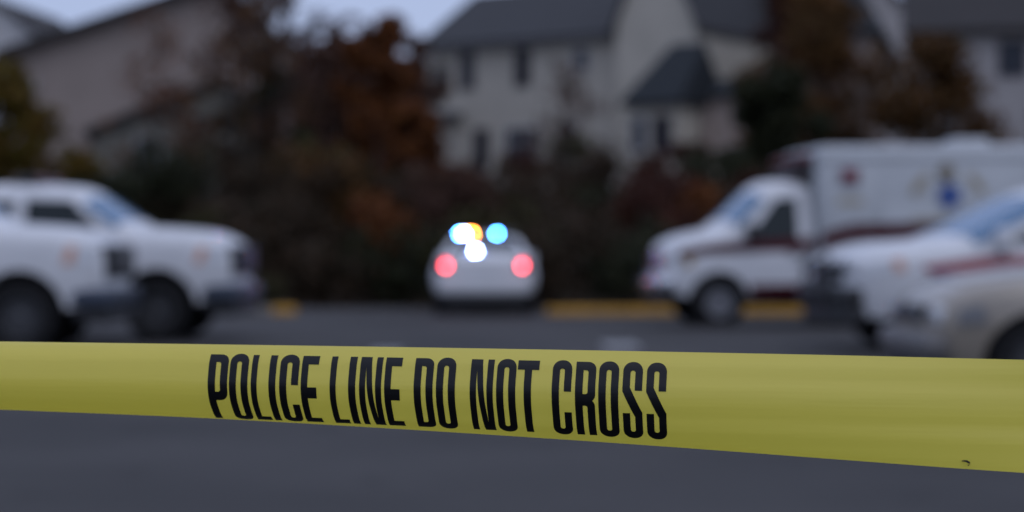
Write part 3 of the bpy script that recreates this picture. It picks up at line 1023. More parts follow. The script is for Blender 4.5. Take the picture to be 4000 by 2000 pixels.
def police_sedan(loc, rz):
    top = [(-2.42, .42), (-2.47, .62), (-2.48, .86), (-2.44, 1.02), (-2.36, 1.08), (-2.02, 1.085), (-1.95, 1.11), (-1.42, 1.37), (-1.05, 1.425), (.0, 1.43), (.45, 1.38), (1.25, 1.07), (1.40, 1.03), (2.2, .93), (2.42, .82), (2.48, .62), (2.45, .35)]
    arches = [(1.45, .37, .33), (-1.42, .37, .33)]
    def Wf(x, z):
        w = .945 - .25 * ((z - .68) / .5) ** 2
        if z > .95: w = .872 - .52 * (z - .95)
        return w - taper(x, 2.48, -2.48, .16, .07, .6, .4)
    v = Vehicle('police_car', loc, rz, top, .30, arches, Wf, crown=.045, edge=.08)
    v.body(WHITE)
    v.wheels([1.45, -1.42], .335, .27, .80, STEEL, 10)
    v.underbody(-2.2, 2.2, .93, .20, .44, arches, .33)
    for s in (-1, 1):
        d = v.side('door', [(.12, .34), (1.02, .34), (1.08, .95), (.50, 1.28), (.12, 1.33)], s, WHITE, .007)
        v.side('window', [(.18, 1.03), (.95, 1.03), (.48, 1.25), (.18, 1.30)], s, GLASS, .013, d)
        handle(d, .28, s, v.W(.28, .88), .90)
        d = v.side('door', [(-1.02, .60), (-.78, .34), (.08, .34), (.08, 1.34), (-.85, 1.33), (-1.12, 1.02)], s, WHITE, .007)
        v.side('window', [(-.98, 1.03), (.02, 1.03), (.02, 1.31), (-.80, 1.30)], s, GLASS, .013, d)
        v.side('window', [(-1.75, 1.10), (-1.18, 1.06), (-1.02, 1.30), (-1.40, 1.29)], s, GLASS, .013)
        handle(d, -.85, s, v.W(-.85, .88), .90)
        v.side('door_stripe', [(-2.2, .72), (2.0, .72), (2.0, .80), (-2.2, .80)], s, BLUEV, .010)
        v.side('headlight', [(2.06, .66), (2.40, .64), (2.38, .80), (2.10, .85)], s, LENS, .010)
        # lit tail lamp on the rear face, wrapping the corner
        a, b = sorted((s * .635, s * .73))
        MB().box(-2.505, -2.44, a, b, .845, .935, .02).build('tail_lamp', TAILRED, v.root, 40)
        MB().box(-2.505, -2.44, a, b, .94, .985, .012).build('tail_lamp', TAILDIM, v.root, 40)
        a, b = sorted((s * .57, s * .83))
        MB().box(-2.492, -2.40, a, b, .80, 1.0, .02).build('tail_lamp_housing', REDUNLIT, v.root, 40)
        MB().tube([(-2.53, s * .5, .27), (-2.2, s * .5, .27)], .03, 12).build('exhaust_pipe', BLACKPL, v.root, 40)
        MB().box(-2.50, -2.0, min(s * .62, s * .80), max(s * .62, s * .80), .30, .40, .03)
    v.across('windscreen', .52, 1.22, .88, .90, SCREEN, .009)
    v.across('rear_window', -1.94, -1.38, .96, .94, GLASS, .009)
    v.across('boot_lid', -2.34, -2.06, .80, .82, WHITE, .010)
    MB().box(-2.545, -2.40, -.80, .80, .40, .66, .05).build('rear_bumper', WHITE, v.root, 40)
    MB().box(-2.52, -2.30, -.80, .80, .17, .399, .04).build('rear_valance', BLACKPL, v.root, 40)
    MB().box(-2.512, -2.46, -.17, .17, .74, .88, .012).build('licence_plate', PLATE, v.root, 40)
    MB().box(2.44, 2.56, -.78, .78, .38, .60, .05).build('front_bumper', BLACKPL, v.root, 40)
    mirror_part(v, .92, 1.0, .82, WHITE, .13)
    # roof light bar: dark housing with four lit modules
    lb = MB().box(-.42, -.10, -.62, .62, 1.488, 1.54, .02)
    lb.box(-.30, -.22, -.50, -.44, 1.41, 1.495); lb.box(-.30, -.22, .44, .50, 1.41, 1.495)
    lb = lb.build('light_bar', BLACKPL, v.root, 40)
    def led(y, z, m, x=-.44, wy=.055, hz=.042):
        MB().box(x - .02, x + .04, y - wy / 2, y + wy / 2, z - hz / 2, z + hz / 2, .012).build('lamp_lens', m, lb, 40)
    # vehicle +y is the left side, which is picture left for this car seen from behind
    led(.485, 1.495, LEDBLUE); led(.42, 1.495, LEDWHITE); led(.265, 1.498, LEDRED); led(-.215, 1.495, LEDBLUE)
    dl = MB().box(-2.04, -1.96, .135, .195, 1.135, 1.185, .012).build('deck_lamp', LEDWHITE, v.root, 40)
    tag(v.root, 'white police sedan seen from behind with flashing blue lamps and red tail lamps', 'police car')
    return v


police_sedan((-.50, 38.15, 0), R(90))


def police_suv(loc, rz):
    top = [(-2.55, .50), (-2.62, .75), (-2.62, 1.15), (-2.45, 1.75), (-2.25, 1.90), (-1.5, 1.93), (-.25, 1.91), (.12, 1.84), (1.28, 1.29), (1.44, 1.24), (2.2, 1.17), (2.46, 1.09), (2.56, .98), (2.58, .70), (2.55, .42)]
    arches = [(1.62, .44, .39), (-1.48, .44, .39)]
    def Wf(x, z):
        w = 1.0 - .09 * ((z - .85) / .5) ** 2
        if z > 1.25: w = .942 - .27 * (z - 1.25)
        return w - taper(x, 2.58, -2.62, .13, .05, .6, .4)
    v = Vehicle('police_suv', loc, rz, top, .38, arches, Wf, crown=.05, edge=.09)
    v.body(WHITE)
    v.wheels([1.62, -1.48], .385, .26, .85, STEEL, 6)
    v.underbody(-2.3, 2.3, .98, .26, .52, arches, .39)
    for s in (-1, 1):
        d = v.side('door', [(.05, .46), (1.05, .46), (1.16, .70), (1.16, 1.18), (.12, 1.68), (.05, 1.74)], s, WHITE, .007)
        v.side('window', [(.12, 1.24), (.84, 1.24), (.14, 1.60)], s, GLASS, .014, d)
        handle(d, .2, s, v.W(.2, 1.1), 1.12)
        d = v.side('door', [(-1.02, .80), (-.85, .46), (.01, .46), (.01, 1.76), (-.2, 1.80), (-1.0, 1.80)], s, WHITE, .007)
        v.side('window', [(-.95, 1.25), (-.06, 1.24), (-.06, 1.64), (-.22, 1.73), (-.93, 1.74)], s, GLASS, .014, d)
        handle(d, -.8, s, v.W(-.8, 1.1), 1.12)
        v.side('window', [(-2.25, 1.32), (-1.1, 1.30), (-1.1, 1.74), (-2.12, 1.72)], s, GLASS, .012)
        v.side('stripe', [(1.85, .98), (1.10, 1.08), (-2.4, 1.20), (-2.4, 1.0), (1.0, .93), (1.75, .90)], s, REDV, .013)
        v.side('stripe', [(1.78, .89), (1.0, .915), (-2.4, .985), (-2.4, .84), (1.0, .80), (1.3, .79)], s, BLUEV, .013)
        v.side('headlight', [(2.16, .92), (2.50, .86), (2.48, 1.00), (2.22, 1.06)], s, LENS, .012)
        v.side('turn_signal', [(2.04, .93), (2.15, .91), (2.20, 1.05), (2.08, 1.07)], s, AMBER, .014)
        MB().box(2.50, 2.60, min(s * .50, s * .82), max(s * .50, s * .82), .90, 1.06, .025).build('headlight', LENS, v.root, 40)
        MB().box(-2.655, -2.55, min(s * .74, s * .90), max(s * .74, s * .90), .95, 1.45, .02).build('tail_lamp', REDUNLIT, v.root, 40)
    v.across('windscreen', .16, 1.24, .97, .98, SCREEN, .010)
    v.wrap(.12, 1.24, .11, SCREEN)
    v.across('bonnet', 1.50, 2.40, .84, .82, WHITE, .012)
    g = MB().box(2.57, 2.63, -.50, .50, .78, 1.04, .025).build('grille', BLACKPL, v.root, 40)
    for i in range(2): MB().box(2.625, 2.645, -.47, .47, .88 + .1 * i, .91 + .1 * i, .008).build('grille_bar', CHROME, g, 40)
    MB().box(2.48, 2.70, -.90, .90, .52, .74, .06).build('front_bumper', BLACKPL, v.root, 40)
    MB().box(2.42, 2.64, -.86, .86, .30, .519, .04).build('air_dam', BLACKPL, v.root, 40)
    pb = MB()
    for s in (-1, 1): pb.tube([(2.74, s * .32, .48), (2.78, s * .32, 1.02), (2.70, s * .30, 1.10)], .03, 8)
    pb.tube([(2.765, -.5, .78), (2.765, .5, .78)], .03, 8); pb.tube([(2.77, -.5, .98), (2.77, .5, .98)], .03, 8)
    pb.build('push_bumper', BLACKPL, v.root, 40)
    MB().box(-2.74, -2.55, -.92, .92, .48, .72, .05).build('rear_bumper', BLACKPL, v.root, 40)
    mirror_part(v, .90, 1.28, .93)
    lb = MB().box(-.85, -.53, -.62, .62, 2.0, 2.09, .03)
    lb.box(-.73, -.65, -.5, -.44, 1.92, 2.01); lb.box(-.73, -.65, .44, .5, 1.92, 2.01)
    lb = lb.build('light_bar', BLACKPL, v.root, 40)
    for s, m in ((-1, REDUNLIT), (1, STARBLUE)):
        MB().box(-.87, -.51, min(s * .1, s * .6), max(s * .1, s * .6), 2.015, 2.08, .02).build('lamp_lens', m, lb, 40)
    tag(v.root, 'white police SUV with red and blue side stripes parked in front of the ambulance', 'police car')
    return v


police_suv((3.62 + 2.62, 23.6, 0), R(190))


def beige_sedan(loc, rz):
    top = [(-2.6, .40), (-2.66, .60), (-2.66, .88), (-2.58, 1.02), (-1.7, 1.08), (-1.55, 1.11), (-.95, 1.40), (-.7, 1.445), (.05, 1.45), (.40, 1.40), (1.15, 1.06), (1.32, 1.02), (2.25, .92), (2.52, .84), (2.64, .70), (2.66, .52), (2.60, .30)]
    arches = [(1.98, .38, .33), (-1.30, .37, .33)]
    def Wf(x, z):
        w = .98 - .11 * ((z - .62) / .45) ** 2
        if z > .98: w = .910 - .34 * (z - .98)
        return w - taper(x, 2.66, -2.66, .24, .14, .8, .6)
    v = Vehicle('beige_sedan', loc, rz, top, .27, arches, Wf, crown=.05, edge=.10, grid=.09)
    v.body(BEIGE)
    v.wheels([1.98, -1.30], .33, .22, .83, STEEL, 9)
    v.underbody(-2.4, 2.4, .96, .18, .42, arches, .33)
    for s in (-1, 1):
        d = v.side('door', [(.10, .32), (1.12, .32), (1.18, .93), (.50, 1.32), (.10, 1.36)], s, BEIGE, .007)
        v.side('window', [(.16, 1.0), (1.0, 1.0), (.46, 1.28), (.16, 1.32)], s, GLASS, .013, d)
        handle(d, .28, s, v.W(.28, .88), .88)
        d = v.side('door', [(-.98, .58), (-.75, .32), (.06, .32), (.06, 1.36), (-.62, 1.33), (-1.05, 1.0)], s, BEIGE, .007)
        v.side('window', [(-.94, 1.0), (0, 1.0), (0, 1.32), (-.60, 1.28)], s, GLASS, .013, d)
        handle(d, -.8, s, v.W(-.8, .88), .88)
        v.side('headlight', [(2.34, .62), (2.54, .60), (2.53, .72), (2.38, .76)], s, mat('smoky_lens', (.16, .16, .165), .2), .020, grid=.04)
        MB().box(2.58, 2.67, min(s * .46, s * .70), max(s * .46, s * .70), .60, .73, .025).build('headlight', LENS, v.root, 40)
        MB().box(-2.69, -2.60, min(s * .55, s * .80), max(s * .55, s * .80), .72, .92, .02).build('tail_lamp', REDUNLIT, v.root, 40)
        v.side('rub_strip', [(-1.0, .58), (1.5, .58), (1.5, .63), (-1.0, .63)], s, BLACKPL, .018)
    v.across('windscreen', .44, 1.12, .88, .90, SCREEN, .009)
    v.across('rear_window', -1.52, -.98, .84, .80, GLASS, .009)
    v.across('bonnet', 1.38, 2.46, .82, .74, BEIGE, .011)
    g = MB().box(2.63, 2.70, -.40, .40, .58, .74, .02).build('grille', BLACKPL, v.root, 40)
    MB().box(2.695, 2.71, -.38, .38, .65, .67, .006).build('grille_bar', CHROME, g, 40)
    MB().box(2.55, 2.76, -.74, .74, .36, .55, .06).build('front_bumper', mat('grey_bumper_cover', (.16, .15, .145), .5), v.root, 40)
    MB().box(2.45, 2.68, -.70, .70, .20, .359, .04).build('air_dam', BLACKPL, v.root, 40)
    MB().box(-2.76, -2.55, -.78, .78, .38, .58, .06).build('rear_bumper', BEIGE, v.root, 40)
    mirror_part(v, .88, 1.02, .90, BEIGE)
    tag(v.root, 'low silver beige sedan with rounded nose beside the police SUV', 'car')
    return v


beige_sedan((3.0 + 2.72, 15.35, 0), R(183))


def ambulance(loc, rz):
    # cab profile; x = 0 at the front of the box, front bumper at +2.3
    top = [(-.05, .50), (-.06, 1.2), (-.05, 2.10), (.10, 2.22), (.55, 2.22), (.70, 2.16), (1.36, 1.52), (1.50, 1.46), (2.02, 1.36), (2.18, 1.26), (2.24, 1.05), (2.22, .55)]
    arches = [(1.46, .47, .40)]
    def Wf(x, z):
        w = 1.0 - .06 * ((z - .9) / .6) ** 2
        if z > 1.35: w = .966 - .20 * (z - 1.35)
        return w - taper(x, 2.24, -5, .16, 0, .8, .1)
    v = Vehicle('ambulance', loc, rz, top, .48, arches, Wf, crown=.05, edge=.09)
    v.body(WHITE, 'cab')
    v.wheels([1.46], .40, .26, .86, WRIM, 5)
    # dual rear wheels
    for s in (-1, 1):
        pass
    v.wheels([-2.75], .40, .42, .90, WRIM, 5)
    v.underbody(-4.2, 2.0, .98, .34, .60, arches, .4)
    for s in (-1, 1):
        d = v.side('door', [(.14, .60), (.95, .60), (1.02, .85), (1.02, 1.40), (.56, 2.04), (.14, 2.06)], s, WHITE, .008)
        v.side('window', [(.22, 1.34), (.94, 1.34), (.90, 1.50), (.54, 1.96), (.22, 1.98)], s, GLASS, .016, d)
        handle(d, .28, s, v.W(.28, 1.12), 1.12)
        v.side('stripe', [(2.10, 1.05), (1.7, 1.14), (1.0, 1.15), (-.02, 1.17), (-.02, 1.37), (1.0, 1.325), (1.6, 1.29), (2.05, 1.21)], s, MAROON, .020)
        v.side('stripe', [(-.02, .50), (.98, .50), (.98, .66), (-.02, .66)], s, MAROON, .020)
        v.side('headlight', [(1.98, .96), (2.19, .94), (2.17, 1.12), (2.0, 1.14)], s, LENS, .012)
        v.side('turn_signal', [(1.86, .94), (1.97, .95), (1.98, 1.11), (1.88, 1.12)], s, mat('dull_amber_lens', (.42, .30, .14), .25), .014)
        MB().box(2.16, 2.27, min(s * .52, s * .76), max(s * .52, s * .76), .92, 1.12, .025).build('headlight', LENS, v.root, 40)
    v.across('windscreen', .74, 1.34, .97, .98, SCREEN, .010)
    v.wrap(.72, 1.33, .13, SCREEN)
    v.across('bonnet', 1.52, 2.0, .80, .74, WHITE, .012)
    g = MB().box(2.22, 2.29, -.50, .50, .86, 1.18, .025).build('grille', REDLENS, v.root, 40)
    for i in range(3): MB().box(2.285, 2.30, -.46, .46, .91 + .1 * i, .935 + .1 * i, .006).build('grille_bar', CHROME, g, 40)
    MB().box(2.12, 2.42, -.92, .92, .56, .82, .06).build('front_bumper', CHROME, v.root, 40)
    MB().box(2.05, 2.30, -.88, .88, .40, .559, .04).build('air_dam', BLACKPL, v.root, 40)
    mirror_part(v, .98, 1.46, .96, BLACKPL)
    # patient box
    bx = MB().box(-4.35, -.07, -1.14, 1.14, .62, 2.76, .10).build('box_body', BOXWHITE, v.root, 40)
    sk = MB()
    for a, b in ((-4.3, -3.28), (-2.22, -.12)): sk.box(a, b, -1.13, 1.13, .42, .615, .02)
    sk.build('box_skirt', MAROON, v.root, 40)
    fl = MB()
    for s in (-1, 1):
        fl.box(-4.34, -.08, min(s * 1.142, s * 1.165), max(s * 1.142, s * 1.165), 2.55, 2.60, .008)
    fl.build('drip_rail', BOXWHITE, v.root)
    for s in (-1, 1):
        def bxp(name, x0, x1, z0, z1, m, o=.01, par=v.root, b=.008):
            y0, y1 = sorted((s * (1.141), s * (1.141 + o)))
            return MB().box(x0, x1, y0, y1, z0, z1, b).build(name, m, par, 40)
        # raised compartment doors
        for (x0, x1, z0, z1) in ((-.95, -.18, .70, 2.40), (-1.95, -1.02, .70, 1.86), (-3.35, -2.05, .98, 2.40), (-4.25, -3.42, .70, 2.40)):
            d = bxp('compartment_door', x0, x1, z0, z1, BOXWHITE, .018, b=.01)
            y0, y1 = sorted((s * 1.160, s * 1.185))
            MB().box(x0 + .06, x0 + .16, y0, y1, (z0 + z1) / 2 - .3, (z0 + z1) / 2 - .24, .01).build('latch', CHROME, d, 40)
        y0, y1 = sorted((s * 1.1605, s * 1.166))
        ml = MB()
        V = [(-.09, 1.19), (-.09, 1.40), (-.22, 1.47), (-.6, 1.56), (-4.32, 1.58), (-4.32, 1.34), (-.6, 1.32), (-.30, 1.25)]
        nV = len(V)
        ml.add([(x, y0 + .001, z) for x, z in V] + [(x, y1, z) for x, z in V], [tuple(range(nV)), tuple(range(2 * nV - 1, nV - 1, -1))] + [(i, (i + 1) % nV, nV + (i + 1) % nV, nV + i) for i in range(nV)])
        ml.build('stripe', MAROON, v.root)
        # warning lamp with grey bezel
        y0, y1 = sorted((s * 1.1605, s * 1.19))
        bz = MB().box(-.70, -.36, y0, y1, 2.16, 2.44, .02).build('lamp_bezel', mat('lamp_bezel_grey', (.30, .30, .33), .4), v.root, 40)
        y0, y1 = sorted((s * 1.1905, s * 1.22))
        MB().box(-.65, -.41, y0, y1, 2.20, 2.40, .03).build('lamp_lens', REDLENS, bz, 40)
        # star of life
        sm = MB()
        for q in range(3):
            M = Matrix.Translation((-2.10, 0, 1.98)) @ Matrix.Rotation(math.pi / 3 * q, 4, 'Y')
            a, b = sorted((s * 1.1605, s * (1.164 + .0015 * q)))
            sm.box(-.058, .058, a, b, -.19, .19, 0, M)
        sm.build('star_emblem', STARBLUE, v.root)
        # seal above the star and the faded arcs beside it
        sl_ = MB().lathe([(.001, 0), (.13, 0), (.135, -.004), (.135, -.01)], 22)
        o = sl_.build('round_seal', DKGOLD, v.root, 40)
        o.location = (-2.06, s * 1.164, 2.33); 
        for t0, t1 in ((.35, 1.0), (2.14, 2.79)):
            V = []
            arc = MB()
            for q in range(9):
                t = t0 + (t1 - t0) * q / 8
                for rr in (.52, .64): V.append((-2.08 + rr * math.cos(t), s * 1.163, 1.80 + rr * math.sin(t)))
            arc.add(V, [(2 * q, 2 * q + 1, 2 * q + 3, 2 * q + 2) for q in range(8)])
            arc.build('gold_arc_band', GOLD, v.root)
        MB().box(-.74, -.34, min(s * 1.1605, s * 1.164), max(s * 1.1605, s * 1.164), 1.86, 1.96).build('faded_band', GOLD, v.root)
        MB().box(-2.75, -1.5, min(s * 1.1605, s * 1.164), max(s * 1.1605, s * 1.164), 1.585, 1.64).build('faded_band', GOLD, v.root)
    # front light head over the cab
    lb = MB().box(-.068, .17, -.85, .85, 2.52, 2.66, .04).build('light_bar', BLACKPL, v.root, 40)
    for i, yy in enumerate((-.68, -.34, 0, .34, .68)):
        MB().box(.175, .21, yy - .10, yy + .10, 2.545, 2.635, .02).build('lamp_lens', REDLENS, lb, 40)
    for s in (-1, 1):
        MB().box(.0, .14, min(s * .855, s * .89), max(s * .855, s * .89), 2.545, 2.635, .012).build('lamp_lens', REDLENS, lb, 40)
    MB().box(-.068, .24, -.8, .8, 2.28, 2.44, .04).build('cab_fairing', mat('dull_maroon_fairing', (.03, .018, .02), .5), v.root, 40)
    MB().box(-3.05, -2.45, -.35, .35, 2.762, 2.90, .06).build('roof_vent', BOXWHITE, v.root, 40)
    MB().box(-4.60, -4.36, -1.05, 1.05, .48, .60, .02).build('rear_step', CHROME, v.root, 40)
    for s in (-1, 1):
        MB().box(-4.39, -4.352, min(s * .02, s * 1.0), max(s * .02, s * 1.0), .72, 2.45, .01).build('rear_door', BOXWHITE, v.root, 40)
        MB().box(-4.40, -4.353, min(s * .82, s * 1.06), max(s * .82, s * 1.06), 2.50, 2.68, .01).build('tail_lamp', REDLENS, v.root, 40)
    tag(v.root, 'white box ambulance with maroon stripe and blue six pointed star', 'ambulance')
    return v


AMB_A = R(180 + 6)
amb_front = Vector(((2560 - 2000) / F * 30.3, 31.2, 0))
d = Vector((math.cos(AMB_A), math.sin(AMB_A), 0))
amb = ambulance(amb_front - d * 2.35, AMB_A)
amb.root.rotation_euler = (0, R(0.7), AMB_A)        # parked nose down on the fall of the lot

# ------------------------------------------------------------------ the tape
TOPX = [-8000, 0, 900, 1700, 2700, 3200, 4000, 12000]
TOPY = [1238, 1334, 1346, 1358, 1376, 1386, 1405.5, 1620]
BOTX = [-8000, 0, 790, 1610, 2700, 3200, 4000, 12000]
BOTY = [1420, 1603, 1638.5, 1683, 1752, 1788, 1845, 2150]
TW = 0.0765
PHT_X = [-8000, 0, 840, 2600, 4000, 12000]
PHT = [62, 66, 62, 56, 30, 20]
PHB = [-84, -82, -83, -57, -18, -10]


def smooth_interp(x, X, Y):
    """monotone-ish cubic through the control points"""
    X = np.array(X, float); Y = np.array(Y, float)
    m = np.gradient(Y, X)
    i = int(np.clip(np.searchsorted(X, x) - 1, 0, len(X) - 2))
    h = X[i + 1] - X[i]; t = (x - X[i]) / h
    return (2 * t**3 - 3 * t**2 + 1) * Y[i] + (t**3 - 2 * t**2 + t) * h * m[i] + (-2 * t**3 + 3 * t**2) * Y[i + 1] + (t**3 - t**2) * h * m[i + 1]


KSLOPE = 0.20                                      # the tape comes nearer towards the right
def depth_line(px):                                # point of the (straight) tape line hit by this column
    # line: y = 1.40 - K * x, x = (px-2000)/F*y
    c = (px - 2000) / F
    return 1.405 / (1 + KSLOPE * c)


def tape_column(p, NV=25):
    y = depth_line(p)
    topz = CAM_H + (HZ - smooth_interp(p, TOPX, TOPY)) / F * y
    botz = CAM_H + (HZ - smooth_interp(p, BOTX, BOTY)) / F * y
    H = topz - botz
    ft = np.interp(p, PHT_X, PHT); fb = np.interp(p, PHT_X, PHB)
    vv = np.linspace(0, 1, 201)
    ripple = 4.0 * np.sin(vv * 17 + p * .0006) * np.exp(-((vv - .5) / .33) ** 2) + 2.0 * np.sin(vv * 31 + 1.3 + p * .0011)
    ripple = ripple * (1 + 1.3 * min(max(p / 4000, 0), 1.2))
    def sec(k):
        ph = np.radians((ft + (fb - ft) * vv) * k + ripple)
        dz = -np.cos(ph) * TW / 200; dn = np.sin(ph) * TW / 200
        return np.concatenate([[0], np.cumsum(dz[1:])]), np.concatenate([[0], np.cumsum(dn[1:])])
    lo, hi = 0.02, 1.6
    for _ in range(24):
        k = (lo + hi) / 2
        z, n = sec(k)
        if -z[-1] > H: lo = k
        else: hi = k
    z, n = sec(k)
    n = n - n[0]
    x = (p - 2000) / F * y
    nd = Vector((-KSLOPE, -1, 0)).normalized()
    return [Vector((x, y, topz + z[i])) + nd * float(n[i]) for i in np.linspace(0, 200, NV).astype(int)]


def proj_x(P): return 2000 + F * P.x / P.y


NV = 41
cols = list(np.concatenate([np.arange(-7600, -200, 200.), np.arange(-200, 4201, 25.), np.arange(4400, 11000, 200.)]))
GRID = [tape_column(p, NV) for p in cols]
MIDX = np.array([proj_x(c[NV // 2]) for c in GRID])
GA = np.array([[tuple(q) for q in c] for c in GRID])         # (ncol, NV, 3)
# run the tape on, straight and gently sagging, well past both sides of the view
dR = (GA[-1] - GA[-8]).mean(0); dR /= np.linalg.norm(dR)
dL = (GA[0] - GA[7]).mean(0); dL /= np.linalg.norm(dL)
stp = np.arange(.12, 6.0, .12)
GR = np.array([GA[-1] + dR * q for q in stp]); GL = np.array([GA[0] + dL * q for q in stp[::-1]])
nL = len(stp)
cols = [0] * nL + cols + [0] * nL
GA = np.concatenate([GL, GA, GR])
MIDX = np.concatenate([MIDX[0] - 200. * np.arange(nL, 0, -1), MIDX, MIDX[-1] + 200. * np.arange(1, nL + 1)])
NRM = np.zeros_like(GA)
du = np.gradient(GA, axis=0); dv = np.gradient(GA, axis=1)
NRM = np.cross(du, dv); NRM /= np.linalg.norm(NRM, axis=2)[:, :, None]
NRM *= np.sign(-NRM[:, :, 1:2]).mean() if False else 1.0
if NRM[len(cols) // 2, NV // 2, 1] > 0: NRM = -NRM


def tape_pt(xmid, v, off=0.0):
    ci = float(np.interp(xmid, MIDX, np.arange(len(cols))))
    i = min(int(ci), len(cols) - 2); a = ci - i
    vj = min(max(v, 0), 1) * (NV - 1)
    j = min(int(vj), NV - 2); b = vj - j
    def bl(A): return (A[i, j] * (1 - a) + A[i + 1, j] * a) * (1 - b) + (A[i, j + 1] * (1 - a) + A[i + 1, j + 1] * a) * b
    return Vector(bl(GA) + bl(NRM) * off)


def tape_material(name, col, rough, trans):
    m = bpy.data.materials.new(name); m.use_nodes = True
    t = m.node_tree; b = t.nodes['Principled BSDF']
    b.inputs['Base Color'].default_value = (*col, 1)
    b.inputs['Roughness'].default_value = rough
    b.inputs['Specular IOR Level'].default_value = 0.5 if trans else 0.25
    tcn = t.nodes.new('ShaderNodeTexCoord')
    mp = t.nodes.new('ShaderNodeMapping'); mp.inputs['Scale'].default_value = (6, 6, 160)
    n = t.nodes.new('ShaderNodeTexNoise'); n.inputs['Scale'].default_value = 1.0; n.inputs['Detail'].default_value = 3
    t.links.new(tcn.outputs['Object'], mp.inputs['Vector']); t.links.new(mp.outputs[0], n.inputs['Vector'])
    bp = t.nodes.new('ShaderNodeBump'); bp.inputs['Strength'].default_value = 0.12; bp.inputs['Distance'].default_value = 0.003
    t.links.new(n.outputs['Fac'], bp.inputs['Height']); t.links.new(bp.outputs[0], b.inputs['Normal'])
    if trans > 0:
        tr = t.nodes.new('ShaderNodeBsdfTranslucent'); tr.inputs['Color'].default_value = (.9, .76, col[2] * .5, 1)
        ms = t.nodes.new('ShaderNodeMixShader'); ms.inputs[0].default_value = trans
        t.links.new(b.outputs[0], ms.inputs[1]); t.links.new(tr.outputs[0], ms.inputs[2])
        t.links.new(ms.outputs[0], t.nodes['Material Output'].inputs['Surface'])
    return m


TAPE = tape_material('yellow_barrier_film', (0.89, 0.75, 0.15), 0.36, 0.47)
INK = tape_material('black_print_ink', (0.006, 0.006, 0.007), 0.36, 0.0)
nc = len(cols)
V = [tuple(GA[i, j]) for i in range(nc) for j in range(NV)]
Fs = [(i * NV + j, i * NV + j + 1, (i + 1) * NV + j + 1, (i + 1) * NV + j) for i in range(nc - 1) for j in range(NV - 1)]
org = Vector(GA[nc // 2, NV // 2])
tape = link('barrier_tape', mesh('barrier_tape', [Vector(q) - org for q in V], Fs), TAPE, None, 80)
tape.location = org
tag(tape, 'yellow plastic tape printed POLICE LINE DO NOT CROSS stretched across the front', 'barrier tape')


def rr(x0, x1, y0, y1, rx, ry, tl=1, tr=1, br=1, bl=1, n=8):
    """rounded rectangle, y downwards"""
    P = []
    def arc(cx, cy, a0, on, corner):
        if not on: P.append(corner); return
        for i in range(n + 1):
            a = a0 + math.pi / 2 * i / n
            P.append((cx + rx * math.cos(a), cy + ry * math.sin(a)))
    arc(x1 - rx, y1 - ry, 0, br, (x1, y1))
    arc(x0 + rx, y1 - ry, math.pi / 2, bl, (x0, y1))
    arc(x0 + rx, y0 + ry, math.pi, tl, (x0, y0))
    arc(x1 - rx, y0 + ry, 3 * math.pi / 2, tr, (x1, y0))
    return P


def rect(x0, x1, y0, y1): return [(x0, y0), (x1, y0), (x1, y1), (x0, y1)]


T = .375; HB = .115
inn = lambda y0=HB, y1=1 - HB, tl=1, tr=1, br=1, bl=1: rr(T, 1 - T, y0, y1, .11, .028, tl, tr, br, bl, 6)
GLYPH = {
    'P': [(rr(0, 1, 0, .62, .42, .11, 0, 1, 1, 0), [inn(HB, .50, 0, 1, 1, 0)]), (rect(0, T, .4, 1), [])],
    'O': [(rr(0, 1, 0, 1, .48, .125), [inn()])],
    'L': [(rect(0, T + .02, 0, 1), []), (rect(0, 1, .895, 1), [])],
    'I': [(rect(0, 1, 0, 1), [])],
    'C': [(rr(0, 1, 0, .40, .48, .125, 1, 1, 0, 0), [inn(HB, .41, 1, 1, 0, 0)]), (rr(0, 1, .655, 1, .48, .125, 0, 0, 1, 1), [inn(.64, 1 - HB, 0, 0, 1, 1)]), (rect(0, T, .35, .7), [])],
    'E': [(rect(0, .40, 0, 1), []), (rect(0, 1, 0, .125), []), (rect(0, .94, .42, .565), []), (rect(0, 1, .885, 1), [])],
    'N': [(rect(0, .275, 0, 1), []), (rect(.725, 1, 0, 1), []), ([(0, 0), (.49, 0), (.735, .88), (1, .88), (1, 1), (.53, 1), (.265, .12), (0, .12)], [])],
    'D': [(rr(0, 1, 0, 1, .42, .095, 0, 1, 1, 0), [inn(HB, 1 - HB, 0, 1, 1, 0)])],
    'T': [(rect(0, 1, 0, .13), []), (rect(.33, .67, .1, 1), [])],
    'R': [(rr(0, 1, 0, .525, .42, .10, 0, 1, 1, 0), [inn(HB, .42, 0, 1, 1, 0)]), (rr(0, .98, .47, 1.0, .45, .10, 0, 1, 0, 0), [rr(T, .98 - T, .565, 1.01, .11, .03, 0, 1, 0, 0, 6)]), (rect(0, T, .4, 1), [])],
    'S': [(rr(0, 1, 0, .365, .48, .125, 1, 1, 0, 0), [inn(HB, .37, 1, 1, 0, 0)]),
          ([(0, .30), (T, .325), (1, .63), (1, .70), (1 - T, .69), (0, .375)], []),
          (rr(0, 1, .64, 1, .48, .125, 0, 0, 1, 1), [inn(.63, 1 - HB, 0, 0, 1, 1)])],
}
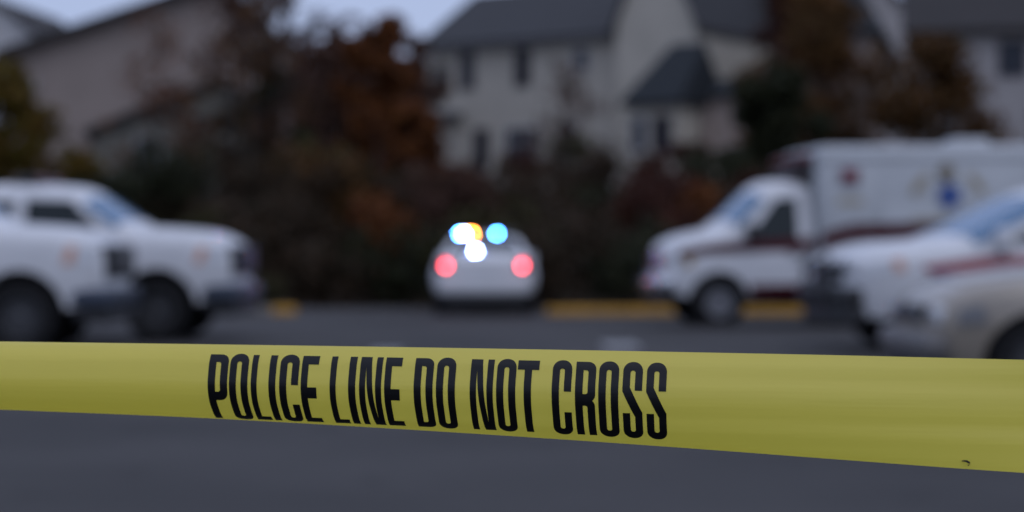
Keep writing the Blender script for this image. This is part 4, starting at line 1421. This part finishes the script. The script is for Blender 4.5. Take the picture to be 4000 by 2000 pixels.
TEXT = [('P', 812, 888), ('O', 895, 967), ('L', 980, 1038), ('I', 1049, 1076), ('C', 1091, 1165), ('E', 1175, 1240),
        ('L', 1288, 1348), ('I', 1360, 1388), ('N', 1403, 1489), ('E', 1501, 1565),
        ('D', 1616, 1690), ('O', 1703, 1777), ('N', 1835, 1925), ('O', 1938, 2013), ('T', 2018, 2102),
        ('C', 2155, 2231), ('R', 2246, 2325), ('O', 2337, 2415), ('S', 2431, 2508), ('S', 2524, 2602)]
VT, VB = 0.150, 0.882
for ch, xa, xb in TEXT:
    shp = GLYPH[ch]
    if ch == 'S':                                  # the stroke of an S leans: terminals stay clear of the diagonal
        shp = [s for s in shp]
    pts, fs = region(shp, .11, .026)
    over = .012 if ch in 'OCS' else 0
    V = []
    for (gx, gy) in pts:
        vv_ = VT - over + (VB - VT + 2 * over) * gy
        V.append(tape_pt(xa + gx * (xb - xa), vv_, 0.0003) - org)
    link('printed_letter', mesh('printed_letter', V, fs), INK, tape, 80)

# the scrap of dead leaf stuck near the lower edge, on the right
q = tape_pt(3772, .928, .0006)
def off(dx, dz): return q + Vector((dx, -KSLOPE * dx - .0003, dz)) / 1.0
V = [off(-.0030, .0006), off(-.0008, .0012), off(.0010, .0011), off(.0026, .0001), off(.0029, -.0011), off(.0018, -.0010), off(.0002, .0000), off(-.0016, .0002),
     off(.0008, -.0018), off(.0016, -.0026), off(.0024, -.0019), off(.0034, -.0018), off(.0023, -.0016), off(.0015, -.0021)]
V += [p + Vector((0, -.0008, 0)) for p in V]
Fs = [(0, 1, 7), (1, 2, 6, 7), (2, 3, 5, 6), (3, 4, 5), (8, 9, 13), (9, 10, 12, 13), (10, 11, 12)]
Fs += [tuple(i + 14 for i in f) for f in Fs] + [(i, (i + 1) % 8, 14 + (i + 1) % 8, 14 + i) for i in range(8)]
lf = link('leaf_scrap', mesh('leaf_scrap', [p - q for p in V], Fs), mat('dead_leaf_brown', (.03, .02, .012), .8), None)
lf.location = q
tag(lf, 'tiny dark brown scrap of dead leaf stuck on the yellow tape', 'leaf')
